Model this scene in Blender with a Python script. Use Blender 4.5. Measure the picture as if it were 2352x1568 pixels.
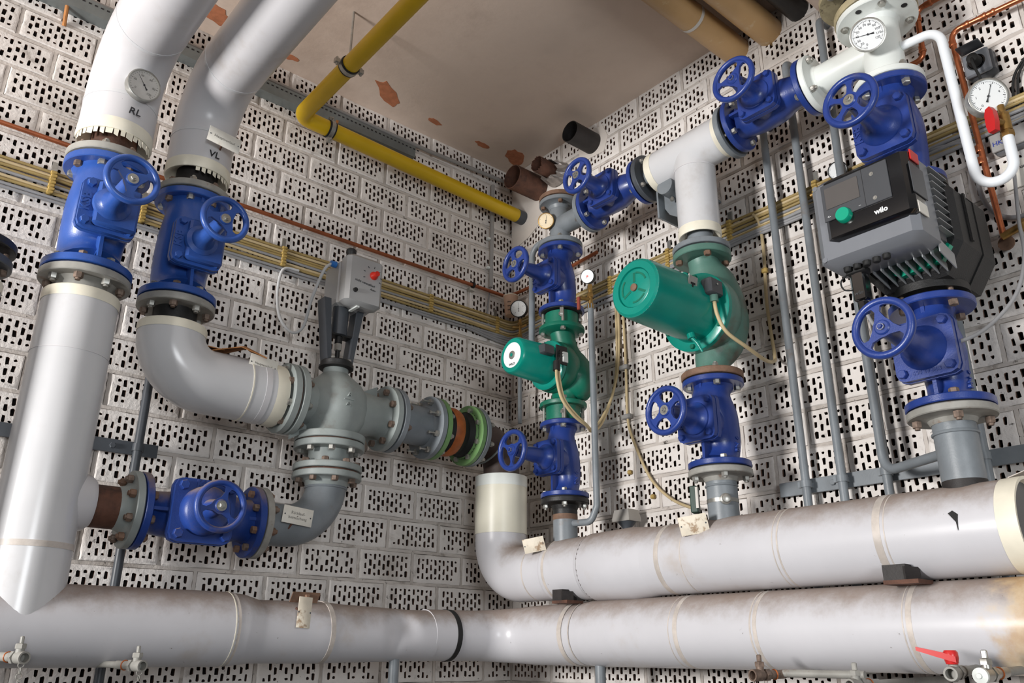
import bpy, math, random
from mathutils import Vector as V, Matrix
random.seed(7)
for o in list(bpy.data.objects): bpy.data.objects.remove(o, do_unlink=True)
S = bpy.context.scene
COL = S.collection

# ---------------------------------------------------------------- camera
cam_d = bpy.data.cameras.new('camera'); cam = bpy.data.objects.new('camera', cam_d); COL.objects.link(cam)
cam_d.sensor_width = 36.0; cam_d.lens = 36.0*1885.45/2352; cam_d.clip_start = 0.02
cam.matrix_world = Matrix(((0.7613, -0.2331, -0.6058, -2.4442), (-0.6488, -0.2658, -0.7125, -2.8779), (0.0048, 0.9355, -0.3540, 1.5), (0, 0, 0, 1)))
S.camera = cam

# ---------------------------------------------------------------- light
W = bpy.data.worlds.new('world'); S.world = W; W.use_nodes = True
bg = W.node_tree.nodes['Background']; bg.inputs[0].default_value = (0.86, 0.95, 1.0, 1); bg.inputs[1].default_value = 0.12
def area(name, loc, target, sx, sy, power, col):
    d = bpy.data.lights.new(name, 'AREA'); d.shape = 'RECTANGLE'; d.size = sx; d.size_y = sy; d.energy = power; d.color = col
    o = bpy.data.objects.new(name, d); COL.objects.link(o); o.location = loc
    o.rotation_euler = (V(target)-V(loc)).to_track_quat('-Z', 'Y').to_euler()
    return o
area('daylight_window', (-6.3, -1.05, 1.98), (0, -1.4, 2.3), 0.9, 0.95, 285, (1.0, 0.978, 0.955))
area('skylight_door', (-2.9, -5.2, 1.9), (-0.9, -0.6, 1.8), 1.1, 1.1, 52, (0.93, 0.97, 1.0))
S.view_settings.view_transform = 'Standard'; S.view_settings.look = 'None'
S.view_settings.exposure = 0.3; S.view_settings.gamma = 1.0; S.view_settings.use_curve_mapping = False

# ---------------------------------------------------------------- materials
def lin(c):
    return tuple(((x/255)/12.92 if x/255 <= .04045 else ((x/255+.055)/1.055)**2.4) for x in c)+(1,)
def mat(name, rgb, rough=.5, metal=0., var=.12, scale=9., bump=0., bscale=120., dirt=None, dust=None, coat=0., ystain=None):
    m = bpy.data.materials.new(name); m.use_nodes = True
    t = m.node_tree; N = t.nodes; L = t.links
    b = N['Principled BSDF']; b.inputs['Roughness'].default_value = rough; b.inputs['Metallic'].default_value = metal
    b.inputs['Coat Weight'].default_value = coat; b.inputs['Coat Roughness'].default_value = .15
    g = N.new('ShaderNodeNewGeometry')
    def noise(sc, det=4, rg=.6):
        n = N.new('ShaderNodeTexNoise'); n.inputs['Scale'].default_value = sc; n.inputs['Detail'].default_value = det; n.inputs['Roughness'].default_value = rg
        L.new(g.outputs['Position'], n.inputs['Vector']); return n
    def rampf(src, lo, hi, a=0., c=1.):
        r = N.new('ShaderNodeMapRange'); r.inputs[1].default_value = lo; r.inputs[2].default_value = hi; r.inputs[3].default_value = a; r.inputs[4].default_value = c
        r.interpolation_type = 'SMOOTHSTEP'; L.new(src, r.inputs[0]); return r.outputs[0]
    def mix(fac, a, c):
        x = N.new('ShaderNodeMix'); x.data_type = 'RGBA'
        if hasattr(fac, 'links'): L.new(fac, x.inputs[0])
        else: x.inputs[0].default_value = fac
        for v, i in ((a, 6), (c, 7)):
            if hasattr(v, 'links'): L.new(v, x.inputs[i])
            else: x.inputs[i].default_value = v
        return x.outputs[2]
    c = lin(rgb)
    n1 = noise(scale)
    k1 = tuple(max(0, x*(1-var)) for x in c[:3])+(1,); k2 = tuple(min(1, x*(1+var)) for x in c[:3])+(1,)
    col = mix(rampf(n1.outputs[0], .3, .7), k1, k2)
    if dirt:
        for (drgb, amt, dsc, lo, hi) in dirt:
            n2 = noise(dsc, 6, .65); col = mix(rampf(n2.outputs[0], lo, hi, 0, amt), col, lin(drgb))
    if dust:
        drgb, amt, lo, hi = dust
        s = N.new('ShaderNodeSeparateXYZ'); L.new(g.outputs['Normal'], s.inputs[0])
        n3 = noise(14, 6, .7); ad = N.new('ShaderNodeMath'); ad.operation = 'MULTIPLY_ADD'; ad.inputs[1].default_value = .9
        L.new(n3.outputs[0], ad.inputs[0]); L.new(s.outputs[2], ad.inputs[2])
        f = rampf(ad.outputs[0], lo+.45, hi+.45, 0, amt)
        col = mix(f, col, lin(drgb))
        rr = N.new('ShaderNodeMix'); L.new(f, rr.inputs[0]); rr.inputs[2].default_value = rough; rr.inputs[3].default_value = .85; L.new(rr.outputs[0], b.inputs['Roughness'])
    if ystain:                               # rust-water stain that has run down near one end of the pipe
        srgb, ya, yb = ystain; sp = N.new('ShaderNodeSeparateXYZ'); L.new(g.outputs['Position'], sp.inputs[0]); n5 = noise(7, 6, .6)
        a2 = N.new('ShaderNodeMath'); a2.operation = 'MULTIPLY_ADD'; a2.inputs[1].default_value = .35; L.new(n5.outputs[0], a2.inputs[0]); L.new(sp.outputs[1], a2.inputs[2])
        n6 = noise(11, 6, .6); col = mix(rampf(a2.outputs[0], ya+.175, yb+.175, 0, .75), col, mix(rampf(n6.outputs[0], .35, .65), lin(srgb), lin((214, 190, 150))))
    L.new(col, b.inputs['Base Color'])
    if bump:
        n4 = noise(bscale, 5, .6); bp = N.new('ShaderNodeBump'); bp.inputs['Strength'].default_value = bump; bp.inputs['Distance'].default_value = .004
        L.new(n4.outputs[0], bp.inputs['Height']); L.new(bp.outputs[0], b.inputs['Normal'])
    return m
BROWN = (120, 98, 84)
WALL = mat('painted_brick', (226, 220, 215), .8, var=.08, scale=5, bump=.8, bscale=55, dirt=[((150, 140, 130), .6, 2.3, .50, .72), ((120, 108, 98), .5, 12, .56, .72), ((52, 46, 42), .9, 42, .645, .70)])
MORTAR = mat('painted_mortar', (202, 194, 187), .9, var=.1, scale=7, bump=1., bscale=38, dirt=[((132, 122, 112), .7, 2.6, .48, .72), ((112, 100, 90), .6, 14, .54, .7), ((48, 42, 38), .9, 30, .63, .69)])
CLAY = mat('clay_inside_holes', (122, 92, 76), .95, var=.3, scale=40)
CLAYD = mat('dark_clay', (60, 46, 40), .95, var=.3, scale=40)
PLASTER = mat('smooth_plaster', (222, 214, 206), .85, var=.05, scale=6, bump=.35, bscale=30, dirt=[((150, 138, 128), .4, 5, .56, .75)])
CEIL = mat('ceiling_paint', (216, 197, 182), .9, var=.09, scale=2.2, bump=.25, bscale=25, dirt=[((150, 130, 116), .6, 1.1, .46, .72)])
TERRA = mat('bare_terracotta', (178, 112, 78), .9, var=.15, scale=30)
CONC = mat('floor_concrete', (86, 82, 78), .9, var=.2, scale=4, bump=.3)
BLUEL = mat('light_blue_enamel', (44, 82, 158), .36, var=.08, scale=12, bump=.12, bscale=260, coat=.12, dirt=[((96, 96, 112), .45, 7, .6, .78)])
BLUE = mat('blue_enamel', (36, 60, 132), .34, var=.10, scale=12, bump=.12, bscale=260, coat=.15, dirt=[((96, 92, 104), .5, 7, .6, .78)])
BLUED = mat('dusty_blue_enamel', (34, 64, 138), .4, var=.12, scale=10, bump=.14, bscale=260, dirt=[((104, 92, 84), .6, 8, .56, .74)], dust=((140, 122, 108), .8, .3, .9))
JACKET = mat('grey_pvc_jacket', (206, 204, 206), .30, var=.03, scale=4, bump=.03, bscale=14, dirt=[((168, 152, 138), .45, 3.2, .55, .76), ((96, 80, 70), .7, 40, .70, .76)], dust=((140, 120, 106), .45, .62, 1.0))
JACKETC = mat('clean_pvc_jacket', (206, 206, 208), .22, var=.03, scale=4, bump=.02, bscale=14, dirt=[((160, 148, 138), .35, 4, .58, .78)])
HEADER = mat('dusty_pvc_jacket', (203, 202, 206), .30, var=.03, scale=4, bump=.05, bscale=11, dirt=[((176, 158, 138), .5, 2.8, .54, .74), ((88, 72, 62), .8, 46, .68, .74)], dust=((136, 117, 103), .85, .15, 1.0))
CREAM = mat('cream_tape', (232, 226, 208), .45, var=.05, scale=14)
IVORY = mat('ivory_jacket', (226, 222, 205), .32, var=.03, scale=8)
STAIN = mat('stained_pvc_jacket', (203, 202, 206), .30, var=.03, scale=4, bump=.05, bscale=11, dirt=[((176, 158, 138), .5, 2.8, .54, .74), ((88, 72, 62), .8, 46, .68, .74)], dust=((136, 117, 103), .85, .15, 1.0), ystain=((186, 146, 94), -2.085, -2.16))
SEAM = mat('aged_seam_tape', (196, 187, 179), .42, var=.15, scale=20)
GREY = mat('grey_enamel', (122, 128, 133), .42, var=.10, scale=12, bump=.08, bscale=180, dirt=[((120, 100, 84), .5, 9, .62, .76)])
GREYL = mat('light_grey_enamel', (146, 153, 151), .42, var=.08, scale=10, bump=.08, bscale=180, dirt=[((118, 106, 96), .55, 7, .58, .76)])
GREYF = mat('worn_grey_flange', (150, 148, 142), .55, var=.15, scale=14, dirt=[((120, 84, 58), .6, 18, .58, .70)])
DKGREY = mat('dark_grey_enamel', (70, 74, 80), .42, var=.10, scale=14)
BLACK = mat('black_paint', (30, 29, 29), .5, var=.2, scale=20, bump=.2, bscale=150)
SHELL = mat('black_foam_shell', (34, 34, 35), .55, var=.12, scale=30, bump=.5, bscale=330)
PLASB = mat('glossy_black_plastic', (18, 18, 20), .12, var=.05, coat=.5)
PLASD = mat('dark_grey_plastic', (68, 70, 74), .4, var=.05)
FIN = mat('cast_aluminium_fin', (158, 160, 162), .4, .3, var=.04)
PLASG = mat('grey_plastic', (118, 121, 127), .38, var=.03)
SCREEN = mat('off_display', (92, 88, 86), .16, var=.03)
HEAD = mat('silver_actuator_case', (178, 178, 178), .35, .25, var=.05, scale=8)
GREEN = mat('green_pump_enamel', (0, 134, 118), .32, var=.08, scale=10, bump=.05, bscale=160, coat=.2, dirt=[((96, 96, 80), .4, 9, .64, .78)])
GREEND = mat('worn_green_enamel', (10, 106, 84), .42, var=.14, scale=10, bump=.1, bscale=160, dirt=[((110, 92, 72), .65, 7, .54, .72)])
GREENP = mat('pale_green_cast_iron', (86, 124, 112), .45, var=.14, scale=8, bump=.1, bscale=160, dirt=[((98, 76, 62), .7, 6, .53, .7)])
GREENW = mat('bright_green_plastic', (10, 158, 126), .3, var=.04)
LIME = mat('light_green_flange', (104, 140, 88), .45, var=.1, scale=12)
ORANGE = mat('orange_rubber_band', (172, 92, 42), .5, var=.2, scale=20)
REDRUB = mat('red_rubber_label', (132, 48, 38), .5)
RUST = mat('rusty_steel', (92, 60, 46), .75, var=.3, scale=18, bump=.3, bscale=120, dirt=[((46, 36, 32), .7, 12, .48, .66)])
RUSTL = mat('rusted_flange', (122, 94, 76), .7, var=.25, scale=22, bump=.3, bscale=120)
SOOT = mat('sooty_steel', (38, 34, 33), .6, var=.3, scale=18, bump=.2)
BROWNP = mat('brown_primer_pipe', (66, 50, 45), .6, var=.2, scale=12, bump=.15)
STEEL = mat('zinc_steel', (172, 170, 164), .36, .75, var=.12, scale=60)
BOLTR = mat('rusty_bolt', (122, 104, 92), .6, .35, var=.3, scale=80)
COPPER = mat('copper_tube', (188, 112, 76), .32, .8, var=.14, scale=24, dirt=[((110, 62, 44), .5, 16, .55, .72)])
COPPERD = mat('dull_copper', (150, 84, 52), .45, .45, var=.15, scale=14)
BRASS = mat('brass', (150, 118, 66), .4, .7, var=.15, scale=40)
YELLOW = mat('yellow_gas_enamel', (206, 168, 14), .38, var=.05, scale=8, dirt=[((170, 150, 90), .5, 30, .66, .74)])
TAN = mat('tan_drain_plastic', (186, 150, 104), .38, var=.06, scale=6, dirt=[((206, 190, 160), .5, 18, .58, .72)])
WHITE = mat('white_enamel', (226, 230, 226), .36, var=.03, scale=9, dirt=[((190, 180, 170), .4, 10, .6, .78)])
WHITEP = mat('white_insulation', (232, 236, 240), .5, var=.02)
CREAMW = mat('dirty_cream_flange', (170, 158, 126), .5, var=.16, scale=22, dirt=[((70, 58, 44), .8, 30, .55, .68)])
GAUGEW = mat('gauge_face', (240, 242, 242), .5, var=.01)
GAUGEY = mat('yellowed_gauge_face', (226, 206, 168), .5, var=.05, scale=30)
GAUGEG = mat('faded_gauge_face', (196, 192, 186), .5, var=.04, scale=40)
INK = mat('black_ink', (24, 24, 28), .6, var=0)
INKB = mat('blue_ink', (40, 56, 140), .6, var=0)
INKG = mat('faded_ink', (110, 106, 100), .7, var=0)
PLATE = mat('white_label_plate', (228, 224, 214), .5, var=.04, scale=40, dirt=[((170, 150, 124), .5, 20, .6, .74)])
PLATED = mat('stained_label_plate', (222, 212, 194), .55, var=.06, scale=40, dirt=[((142, 108, 72), .8, 26, .54, .64)])
CABLEY = mat('beige_cable', (158, 136, 86), .6, var=.12, scale=12)
CABLEB = mat('cream_cable', (196, 176, 136), .55, var=.08, scale=12)
CABLEG = mat('grey_cable', (146, 146, 148), .55, var=.08, scale=12)
CABLEW = mat('white_cable', (206, 206, 206), .5, var=.04)
CLAMPY = mat('yellow_clamp_plastic', (178, 150, 84), .6, var=.15, scale=40)
ZINC = mat('galvanised_sheet', (118, 124, 124), .5, .35, var=.12, scale=10)
CONDUIT = mat('grey_conduit', (150, 148, 146), .5, var=.05)
RED = mat('red_handle', (206, 40, 40), .32, var=.04, coat=.3)
REDK = mat('red_knob', (214, 44, 28), .4, var=.03)
REDO = mat('dull_red_lever', (140, 62, 46), .6, var=.1)
BLUEG = mat('blue_gland', (50, 120, 200), .4, var=.03)
CARD = mat('cardboard', (172, 116, 66), .85, var=.16, scale=24)
CUP = mat('paper_cup', (192, 158, 136), .7, var=.05)
FOIL = mat('crumpled_foil', (150, 144, 140), .35, .6, var=.15, scale=30, bump=.8, bscale=40)
GREENBOX = mat('dark_green_box', (44, 66, 56), .5, var=.06)
SENSOR = mat('silver_sensor_cap', (168, 164, 158), .4, .3, var=.06)
RUBBER = mat('black_rubber', (22, 22, 22), .7, var=.1)
TAPE = mat('clear_tape', (200, 196, 190), .2, var=.02)
def glass_mat():
    m = bpy.data.materials.new('gauge_glass'); m.use_nodes = True; t = m.node_tree; N = t.nodes; L = t.links
    N.remove(N['Principled BSDF']); tr = N.new('ShaderNodeBsdfTransparent'); gl = N.new('ShaderNodeBsdfGlossy'); gl.inputs['Roughness'].default_value = .3
    mx = N.new('ShaderNodeMixShader'); mx.inputs[0].default_value = .025; L.new(tr.outputs[0], mx.inputs[1]); L.new(gl.outputs[0], mx.inputs[2])
    L.new(mx.outputs[0], N['Material Output'].inputs[0]); return m
GLASS = glass_mat()

# ---------------------------------------------------------------- mesh helpers
X = V((1, 0, 0)); Y = V((0, 1, 0)); Z = V((0, 0, 1))
WL = {}                                   # origin of each parent, in the frame its parts are written in
def frame(a):
    a = V(a).normalized(); r = Z if abs(a.z) < .9 else X
    u = a.cross(r).normalized(); return u, a.cross(u).normalized(), a
class MB:
    def __init__(s): s.v = []; s.f = []; s.mi = []; s.cur = 0
    def add(s, vs, fs):
        n = len(s.v); s.v += [V(p) for p in vs]
        for q in fs: s.f.append([n+i for i in q]); s.mi.append(s.cur)
        return s
    def rings(s, rs, caps=(True, True), closed=False):
        n = len(rs[0]); vs = [p for r in rs for p in r]; fs = []
        m = len(rs); rng = m if closed else m-1
        for i in range(rng):
            a = i*n; b = ((i+1) % m)*n
            for j in range(n): k = (j+1) % n; fs.append([a+j, a+k, b+k, b+j])
        if not closed:
            if caps[0]: fs.append(list(range(n))[::-1])
            if caps[1]: fs.append([(m-1)*n+j for j in range(n)])
        return s.add(vs, fs)
    def lathe(s, o, ax, prof, n=32, caps=(True, True)):
        u, w, a = frame(ax); o = V(o)
        return s.rings([[o+a*t+(u*math.cos(2*math.pi*j/n)+w*math.sin(2*math.pi*j/n))*max(r, 1e-5) for j in range(n)] for t, r in prof], caps)
    def cyl(s, p0, p1, r, r1=None, n=24, caps=(True, True)):
        p0 = V(p0); p1 = V(p1); d = p1-p0
        return s.lathe(p0, d, [(0, r), (d.length, r if r1 is None else r1)], n, caps)
    def pipe_wall(s, p0, p1, r, ri, n=32):       # open tube with a bore
        d = (V(p1)-V(p0)); l = d.length
        return s.lathe(p0, d, [(l, ri), (0, ri), (0, r), (l, r), (l, ri)], n, (False, False))
    def tube(s, pts, r, n=12, caps=(True, True)):
        pts = [V(p) for p in pts]; m = len(pts); rr = r if isinstance(r, (list, tuple)) else [r]*m
        tg = [(pts[min(i+1, m-1)]-pts[max(i-1, 0)]).normalized() for i in range(m)]
        u = frame(tg[0])[0]; rs = []
        for i in range(m):
            u = (u-tg[i]*u.dot(tg[i])).normalized(); w = tg[i].cross(u)
            rs.append([pts[i]+(u*math.cos(2*math.pi*j/n)+w*math.sin(2*math.pi*j/n))*rr[i] for j in range(n)])
        return s.rings(rs, caps)
    def box(s, c, size, R=None, bev=0.):
        c = V(c); h = V(size)*.5; R = R or Matrix.Identity(3)
        if bev <= 0:
            vs = [c+R@V((h.x*i, h.y*j, h.z*k)) for i in (-1, 1) for j in (-1, 1) for k in (-1, 1)]
            return s.add(vs, [[0, 1, 3, 2], [4, 6, 7, 5], [0, 4, 5, 1], [2, 3, 7, 6], [0, 2, 6, 4], [1, 5, 7, 3]])
        b = min(bev, h.x*.49, h.y*.49, h.z*.49); rs = []
        for z, q in ((-h.z, b), (-h.z+b, 0), (h.z-b, 0), (h.z, b)):
            x = h.x-q; y = h.y-q; e = b
            rs.append([c+R@V(p+(z,)) for p in ((x, -y+e), (x, y-e), (x-e, y), (-x+e, y), (-x, y-e), (-x, -y+e), (-x+e, -y), (x-e, -y))])
        return s.rings(rs)
    def prism(s, poly, o, u, w, d):              # 2-D outline in (u, w) at o, extruded by vector d
        o = V(o); u = V(u); w = V(w); d = V(d)
        a = [o+u*p[0]+w*p[1] for p in poly]; return s.rings([a, [p+d for p in a]])
    def torus(s, c, ax, R, r, n=40, m=10, fx=1.):
        u, w, a = frame(ax); c = V(c); rs = []
        for i in range(n):
            t = 2*math.pi*i/n; e = u*math.cos(t)+w*math.sin(t)
            rs.append([c+e*(R+r*math.cos(2*math.pi*j/m))+a*(r*fx*math.sin(2*math.pi*j/m)) for j in range(m)])
        return s.rings(rs, closed=True)
    def hexa(s, c, ax, r, h, rot=0.):
        u, w, a = frame(ax); c = V(c)
        rs = [[c+a*t+(u*math.cos(rot+j*math.pi/3)+w*math.sin(rot+j*math.pi/3))*q for j in range(6)] for t, q in ((0, r), (h*.82, r), (h, r*.86))]
        return s.rings(rs)
    def mesh(s, name, mats, org=V((0, 0, 0)), ang=38):
        me = bpy.data.meshes.new(name); me.from_pydata([tuple(p-org) for p in s.v], [], s.f)
        for m in (mats if isinstance(mats, (list, tuple)) else [mats]): me.materials.append(m)
        if isinstance(mats, (list, tuple)): me.polygons.foreach_set('material_index', s.mi)
        me.validate(); me.update()
        if ang: me.shade_smooth(); me.set_sharp_from_angle(angle=math.radians(ang))
        return me
    def build(s, name, mats, parent=None, label=None, ang=38, kind=None):
        org = WL.get(parent.name, V((0, 0, 0))) if parent else V((0, 0, 0))
        o = bpy.data.objects.new(name, s.mesh(name, mats, org, ang)); COL.objects.link(o)
        if parent: o.parent = parent
        WL[o.name] = org
        if label: o['label'] = label
        if kind: o['kind'] = kind
        return o
    def single(s, name, mats, label, cat, group=None, ang=38):     # a thing that is one mesh: origin at the base of its bounds
        lo = V((min(p.x for p in s.v), min(p.y for p in s.v), min(p.z for p in s.v))); hi = V((max(p.x for p in s.v), max(p.y for p in s.v), 0))
        org = V(((lo.x+hi.x)/2, (lo.y+hi.y)/2, lo.z))
        o = bpy.data.objects.new(name, s.mesh(name, mats, org, ang)); COL.objects.link(o); o.location = org; WL[o.name] = org
        return tag(o, label, cat, group)
def tag(o, label, cat, group=None):
    o['label'] = label; o['category'] = cat
    if group: o['group'] = group
    return o
def thing(name, label, cat, loc, group=None, rot=None):
    o = bpy.data.objects.new(name, None); COL.objects.link(o); o.empty_display_size = .05
    if rot is None: o.location = loc; WL[o.name] = V(loc)
    else: o.matrix_world = Matrix.Translation(V(loc)) @ rot.to_4x4(); WL[o.name] = V((0, 0, 0))
    return tag(o, label, cat, group)
def axes(zx, xx):                          # rotation whose local Z is zx and local X is xx
    z = V(zx).normalized(); x = V(xx).normalized(); y = z.cross(x); return Matrix((x, y, z)).transposed()
def arc(pts, rad, seg=8):                  # polyline with rounded corners
    pts = [V(p) for p in pts]; out = [pts[0]]; rad = rad if isinstance(rad, (list, tuple)) else [rad]*(len(pts)-2)
    for i in range(1, len(pts)-1):
        a = (pts[i-1]-pts[i]).normalized(); b = (pts[i+1]-pts[i]).normalized(); th = a.angle(b); r = rad[i-1]
        t = r/math.tan(th/2); c = pts[i]+(a+b).normalized()*(r/math.sin(th/2)); p0 = pts[i]+a*t-c; p1 = pts[i]+b*t-c; tot = p0.angle(p1)
        for k in range(seg+1):
            f = k/seg; out.append(c+(p0*math.sin((1-f)*tot)+p1*math.sin(f*tot))/math.sin(tot))
    out.append(pts[-1]); return out
def spline(pts, n=8):
    pts = [V(p) for p in pts]; out = []
    for i in range(len(pts)-1):
        p0 = pts[max(i-1, 0)]; p1 = pts[i]; p2 = pts[i+1]; p3 = pts[min(i+2, len(pts)-1)]
        for k in range(n):
            t = k/n; out.append(.5*((2*p1)+(p2-p0)*t+(2*p0-5*p1+4*p2-p3)*t*t+(3*p1-p0-3*p2+p3)*t**3))
    out.append(pts[-1]); return out
_bolt = {}
def bolt(parent, pos, ax, r, grip, m, both=True, shank=None):
    k = (r, round(grip, 4), m.name, both)
    if k not in _bolt:
        b = MB(); b.cyl((0, 0, -grip-(r*1.7 if both else 0)), (0, 0, 0), r*.56, n=10); b.hexa((0, 0, 0), Z, r, r*1.15, .3)
        if both: b.hexa((0, 0, -grip), -Z, r, r*1.25, .1)
        _bolt[k] = b.mesh('bolt', m, ang=30)
    o = bpy.data.objects.new('bolt', _bolt[k]); COL.objects.link(o); o.parent = parent
    o.location = V(pos)-WL.get(parent.name, V((0, 0, 0))); o.rotation_mode = 'QUATERNION'; o.rotation_quaternion = V(ax).to_track_quat('Z', 'Y')
    return o
def ring_bolts(parent, c, ax, rc, nb, phase, r, grip, m, both=True, ref=None):
    u, w, a = frame(ax)
    if ref is not None: u = (V(ref)-a*V(ref).dot(a)).normalized(); w = a.cross(u)
    for i in range(nb):
        t = phase+2*math.pi*i/nb; mm = m[i % len(m)] if isinstance(m, (list, tuple)) else m
        bolt(parent, V(c)+(u*math.cos(t)+w*math.sin(t))*rc, a, r, grip, mm, both)
def flange(parent, c, ax, r, t, m, neck=None, name='flange'):      # disc whose sealing face is at c, its body on the -ax side
    b = MB(); e = .0025; pr = [(-t, r-e), (-t+e, r), (-e, r), (0, r-e)]
    if neck: nr, nl = neck; pr = [(-t-nl, nr), (-t-nl*.25, nr*1.12), (-t, nr*1.3)]+pr
    return b.lathe(c, ax, pr, 40).build(name, m, parent)
def text(s, size, pos, right, up, m, parent, name='lettering', ext=.0004, bold=0.):
    cu = bpy.data.curves.new('t', 'FONT'); cu.body = s; cu.size = size; cu.align_x = 'CENTER'; cu.align_y = 'CENTER'; cu.extrude = ext; cu.resolution_u = 2; cu.offset = bold
    o = bpy.data.objects.new('t', cu); COL.objects.link(o)
    me = bpy.data.meshes.new_from_object(o.evaluated_get(bpy.context.evaluated_depsgraph_get()))
    bpy.data.objects.remove(o, do_unlink=True); bpy.data.curves.remove(cu)
    r = V(right).normalized(); u = V(up).normalized(); u = (u-r*u.dot(r)).normalized(); n = r.cross(u)
    p = V(pos)-WL.get(parent.name, V((0, 0, 0)))
    me.transform(Matrix(((r.x, u.x, n.x, p.x), (r.y, u.y, n.y, p.y), (r.z, u.z, n.z, p.z), (0, 0, 0, 1))))
    me.materials.clear(); me.materials.append(m); me.name = name
    q = bpy.data.objects.new(name, me); COL.objects.link(q); q.parent = parent; WL[q.name] = WL.get(parent.name, V((0, 0, 0))); return q

# ================================================================ the room: two perforated-brick walls, ceiling, floor
CEZ = 3.87                                  # ceiling height
BL, BH, BD = .239, .114, .055               # brick face and depth
def brick_mesh(seed):
    rnd = random.Random(seed); b = MB(); hx = BL/2; hz = BH/2
    ncol = 10; pit = .0209; cw = .0209; x0 = -pit*(ncol-1)/2; zt = .0395; j = lambda a: rnd.uniform(-a, a)
    fx0 = x0-cw/2; fx1 = -fx0; fz0 = -zt-.003; fz1 = zt+.003
    ch = .0012
    def border(ax, az, n=6):               # points around a rectangle, n per side
        c = [(-ax, -az), (ax, -az), (ax, az), (-ax, az)]
        return [(c[s][0]+(c[(s+1) % 4][0]-c[s][0])*k/n, c[s][1]+(c[(s+1) % 4][1]-c[s][1])*k/n) for s in range(4) for k in range(n)]
    P = lambda q, y: V((q[0], y, q[1]))
    o = border(hx, hz); fld = border(fx1, fz1)
    wob = [(q[0]+j(.0016), q[1]+j(.0016)) for q in border(hx-.0016, hz-.0016)]; inn = [(q[0]+j(.001), q[1]+j(.001)) for q in border(hx-.006, hz-.005)]
    b.rings([[P(q, BD) for q in o], [P(q, .008) for q in o], [P(q, .0012+abs(j(.0016))) for q in wob], [P(q, j(.0005)) for q in inn], [P(q, 0) for q in fld]], (False, False))
    for c in range(ncol):
        xc = x0+c*pit; up = (c+seed) % 2 == 0
        hs = [(.0225, 1), (.0225, 1), (.0085, 0)] if up else [(.0085, 0), (.0225, 1), (.0225, 1)]
        z = zt; cells = []
        for hgt, big in hs: cells.append((z, z-hgt)); z -= hgt+.0128
        edges = [fz1]+[(cells[i][1]+cells[i+1][0])/2 for i in range(2)]+[fz0]
        for i, (za, zb) in enumerate(cells):
            cr = [(xc-cw/2, edges[i+1]), (xc+cw/2, edges[i+1]), (xc+cw/2, edges[i]), (xc-cw/2, edges[i])]
            if rnd.random() < .045: b.add([P(q, 0) for q in cr], [[0, 1, 2, 3]]); continue
            w = .0053+j(.0009); mx = j(.0013); za += j(.0018); zb += j(.0018); cz = .0022
            # 8-point hole outline
            h = [(-w+cz, zb), (w-cz, zb), (w, zb+cz), (w, za-cz), (w-cz, za), (-w+cz, za), (-w, za-cz), (-w, zb+cz)]
            h = [(xc+mx+p[0]+j(.0013), p[1]+j(.0014)) for p in h]
            n = len(b.v); b.v += [P(q, 0) for q in cr]+[P(q, 0) for q in h]
            for f in ([0, 1, 5, 4], [1, 6, 5], [1, 2, 7, 6], [2, 8, 7], [2, 3, 9, 8], [3, 10, 9], [3, 0, 11, 10], [0, 4, 11]): b.f.append([n+k for k in f]); b.mi.append(0)
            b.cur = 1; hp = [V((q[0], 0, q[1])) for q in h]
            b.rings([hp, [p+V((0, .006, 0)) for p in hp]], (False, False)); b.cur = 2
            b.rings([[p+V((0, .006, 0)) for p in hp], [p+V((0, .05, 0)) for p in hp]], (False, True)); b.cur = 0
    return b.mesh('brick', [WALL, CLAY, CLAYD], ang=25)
VAR = [brick_mesh(i) for i in range(16)]
def holes_wall(name, rot, off, rec):
    """wall along local +x (0..2.9) seen from local -y; off(k) = centre of the first brick of course k"""
    b = MB(); LEN = 2.95; zlo = .0
    b.box((LEN/2-.1, .11, CEZ/2), (LEN+.2, .10, CEZ))
    b.box((LEN/2-.1, .031, .43), (LEN+.2, .058, .86))
    z = .886; zs = []
    k = -10
    while k <= 13:
        zb = 2.136+.125*k; zs.append((k, zb))
        b.box((LEN/2-.1, rec+.0275, zb-.0055), (LEN+.2, .055, .0112)); k += 1
    for k, zb in zs:
        x = off(k)-.125-.0
        while x < LEN:
            if x > -.05: b.box((x, rec-.0002+.0275, zb+BH/2), (.0112, .055, .116))
            x += .25
    w = b.build(name, MORTAR, None, ang=0, kind='structure'); w.matrix_world = rot
    w['label'] = 'whitewashed wall of perforated hollow bricks ' + ('with cable run and gas pipe' if name == 'wall_left' else 'behind the pump risers')
    cnt = 0
    for k, zb in zs:
        x = off(k)
        while x < LEN-.1:
            if x > -.11:
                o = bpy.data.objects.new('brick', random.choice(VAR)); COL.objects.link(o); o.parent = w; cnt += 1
                o.location = (x+random.uniform(-.0012, .0012), random.uniform(-.8, .5)*rec, zb+BH/2+random.uniform(-.001, .001)); o.rotation_euler = (random.uniform(-.006, .006), random.uniform(-.005, .005), random.uniform(-.004, .004))
                if random.random() < .5: o.scale.x = -1
            x += .25
    print(name, 'bricks', cnt)
    return w
ROT_L = Matrix.Rotation(0, 4, 'Z') @ Matrix.Translation((-2.95+.1, 0, 0))
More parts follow.
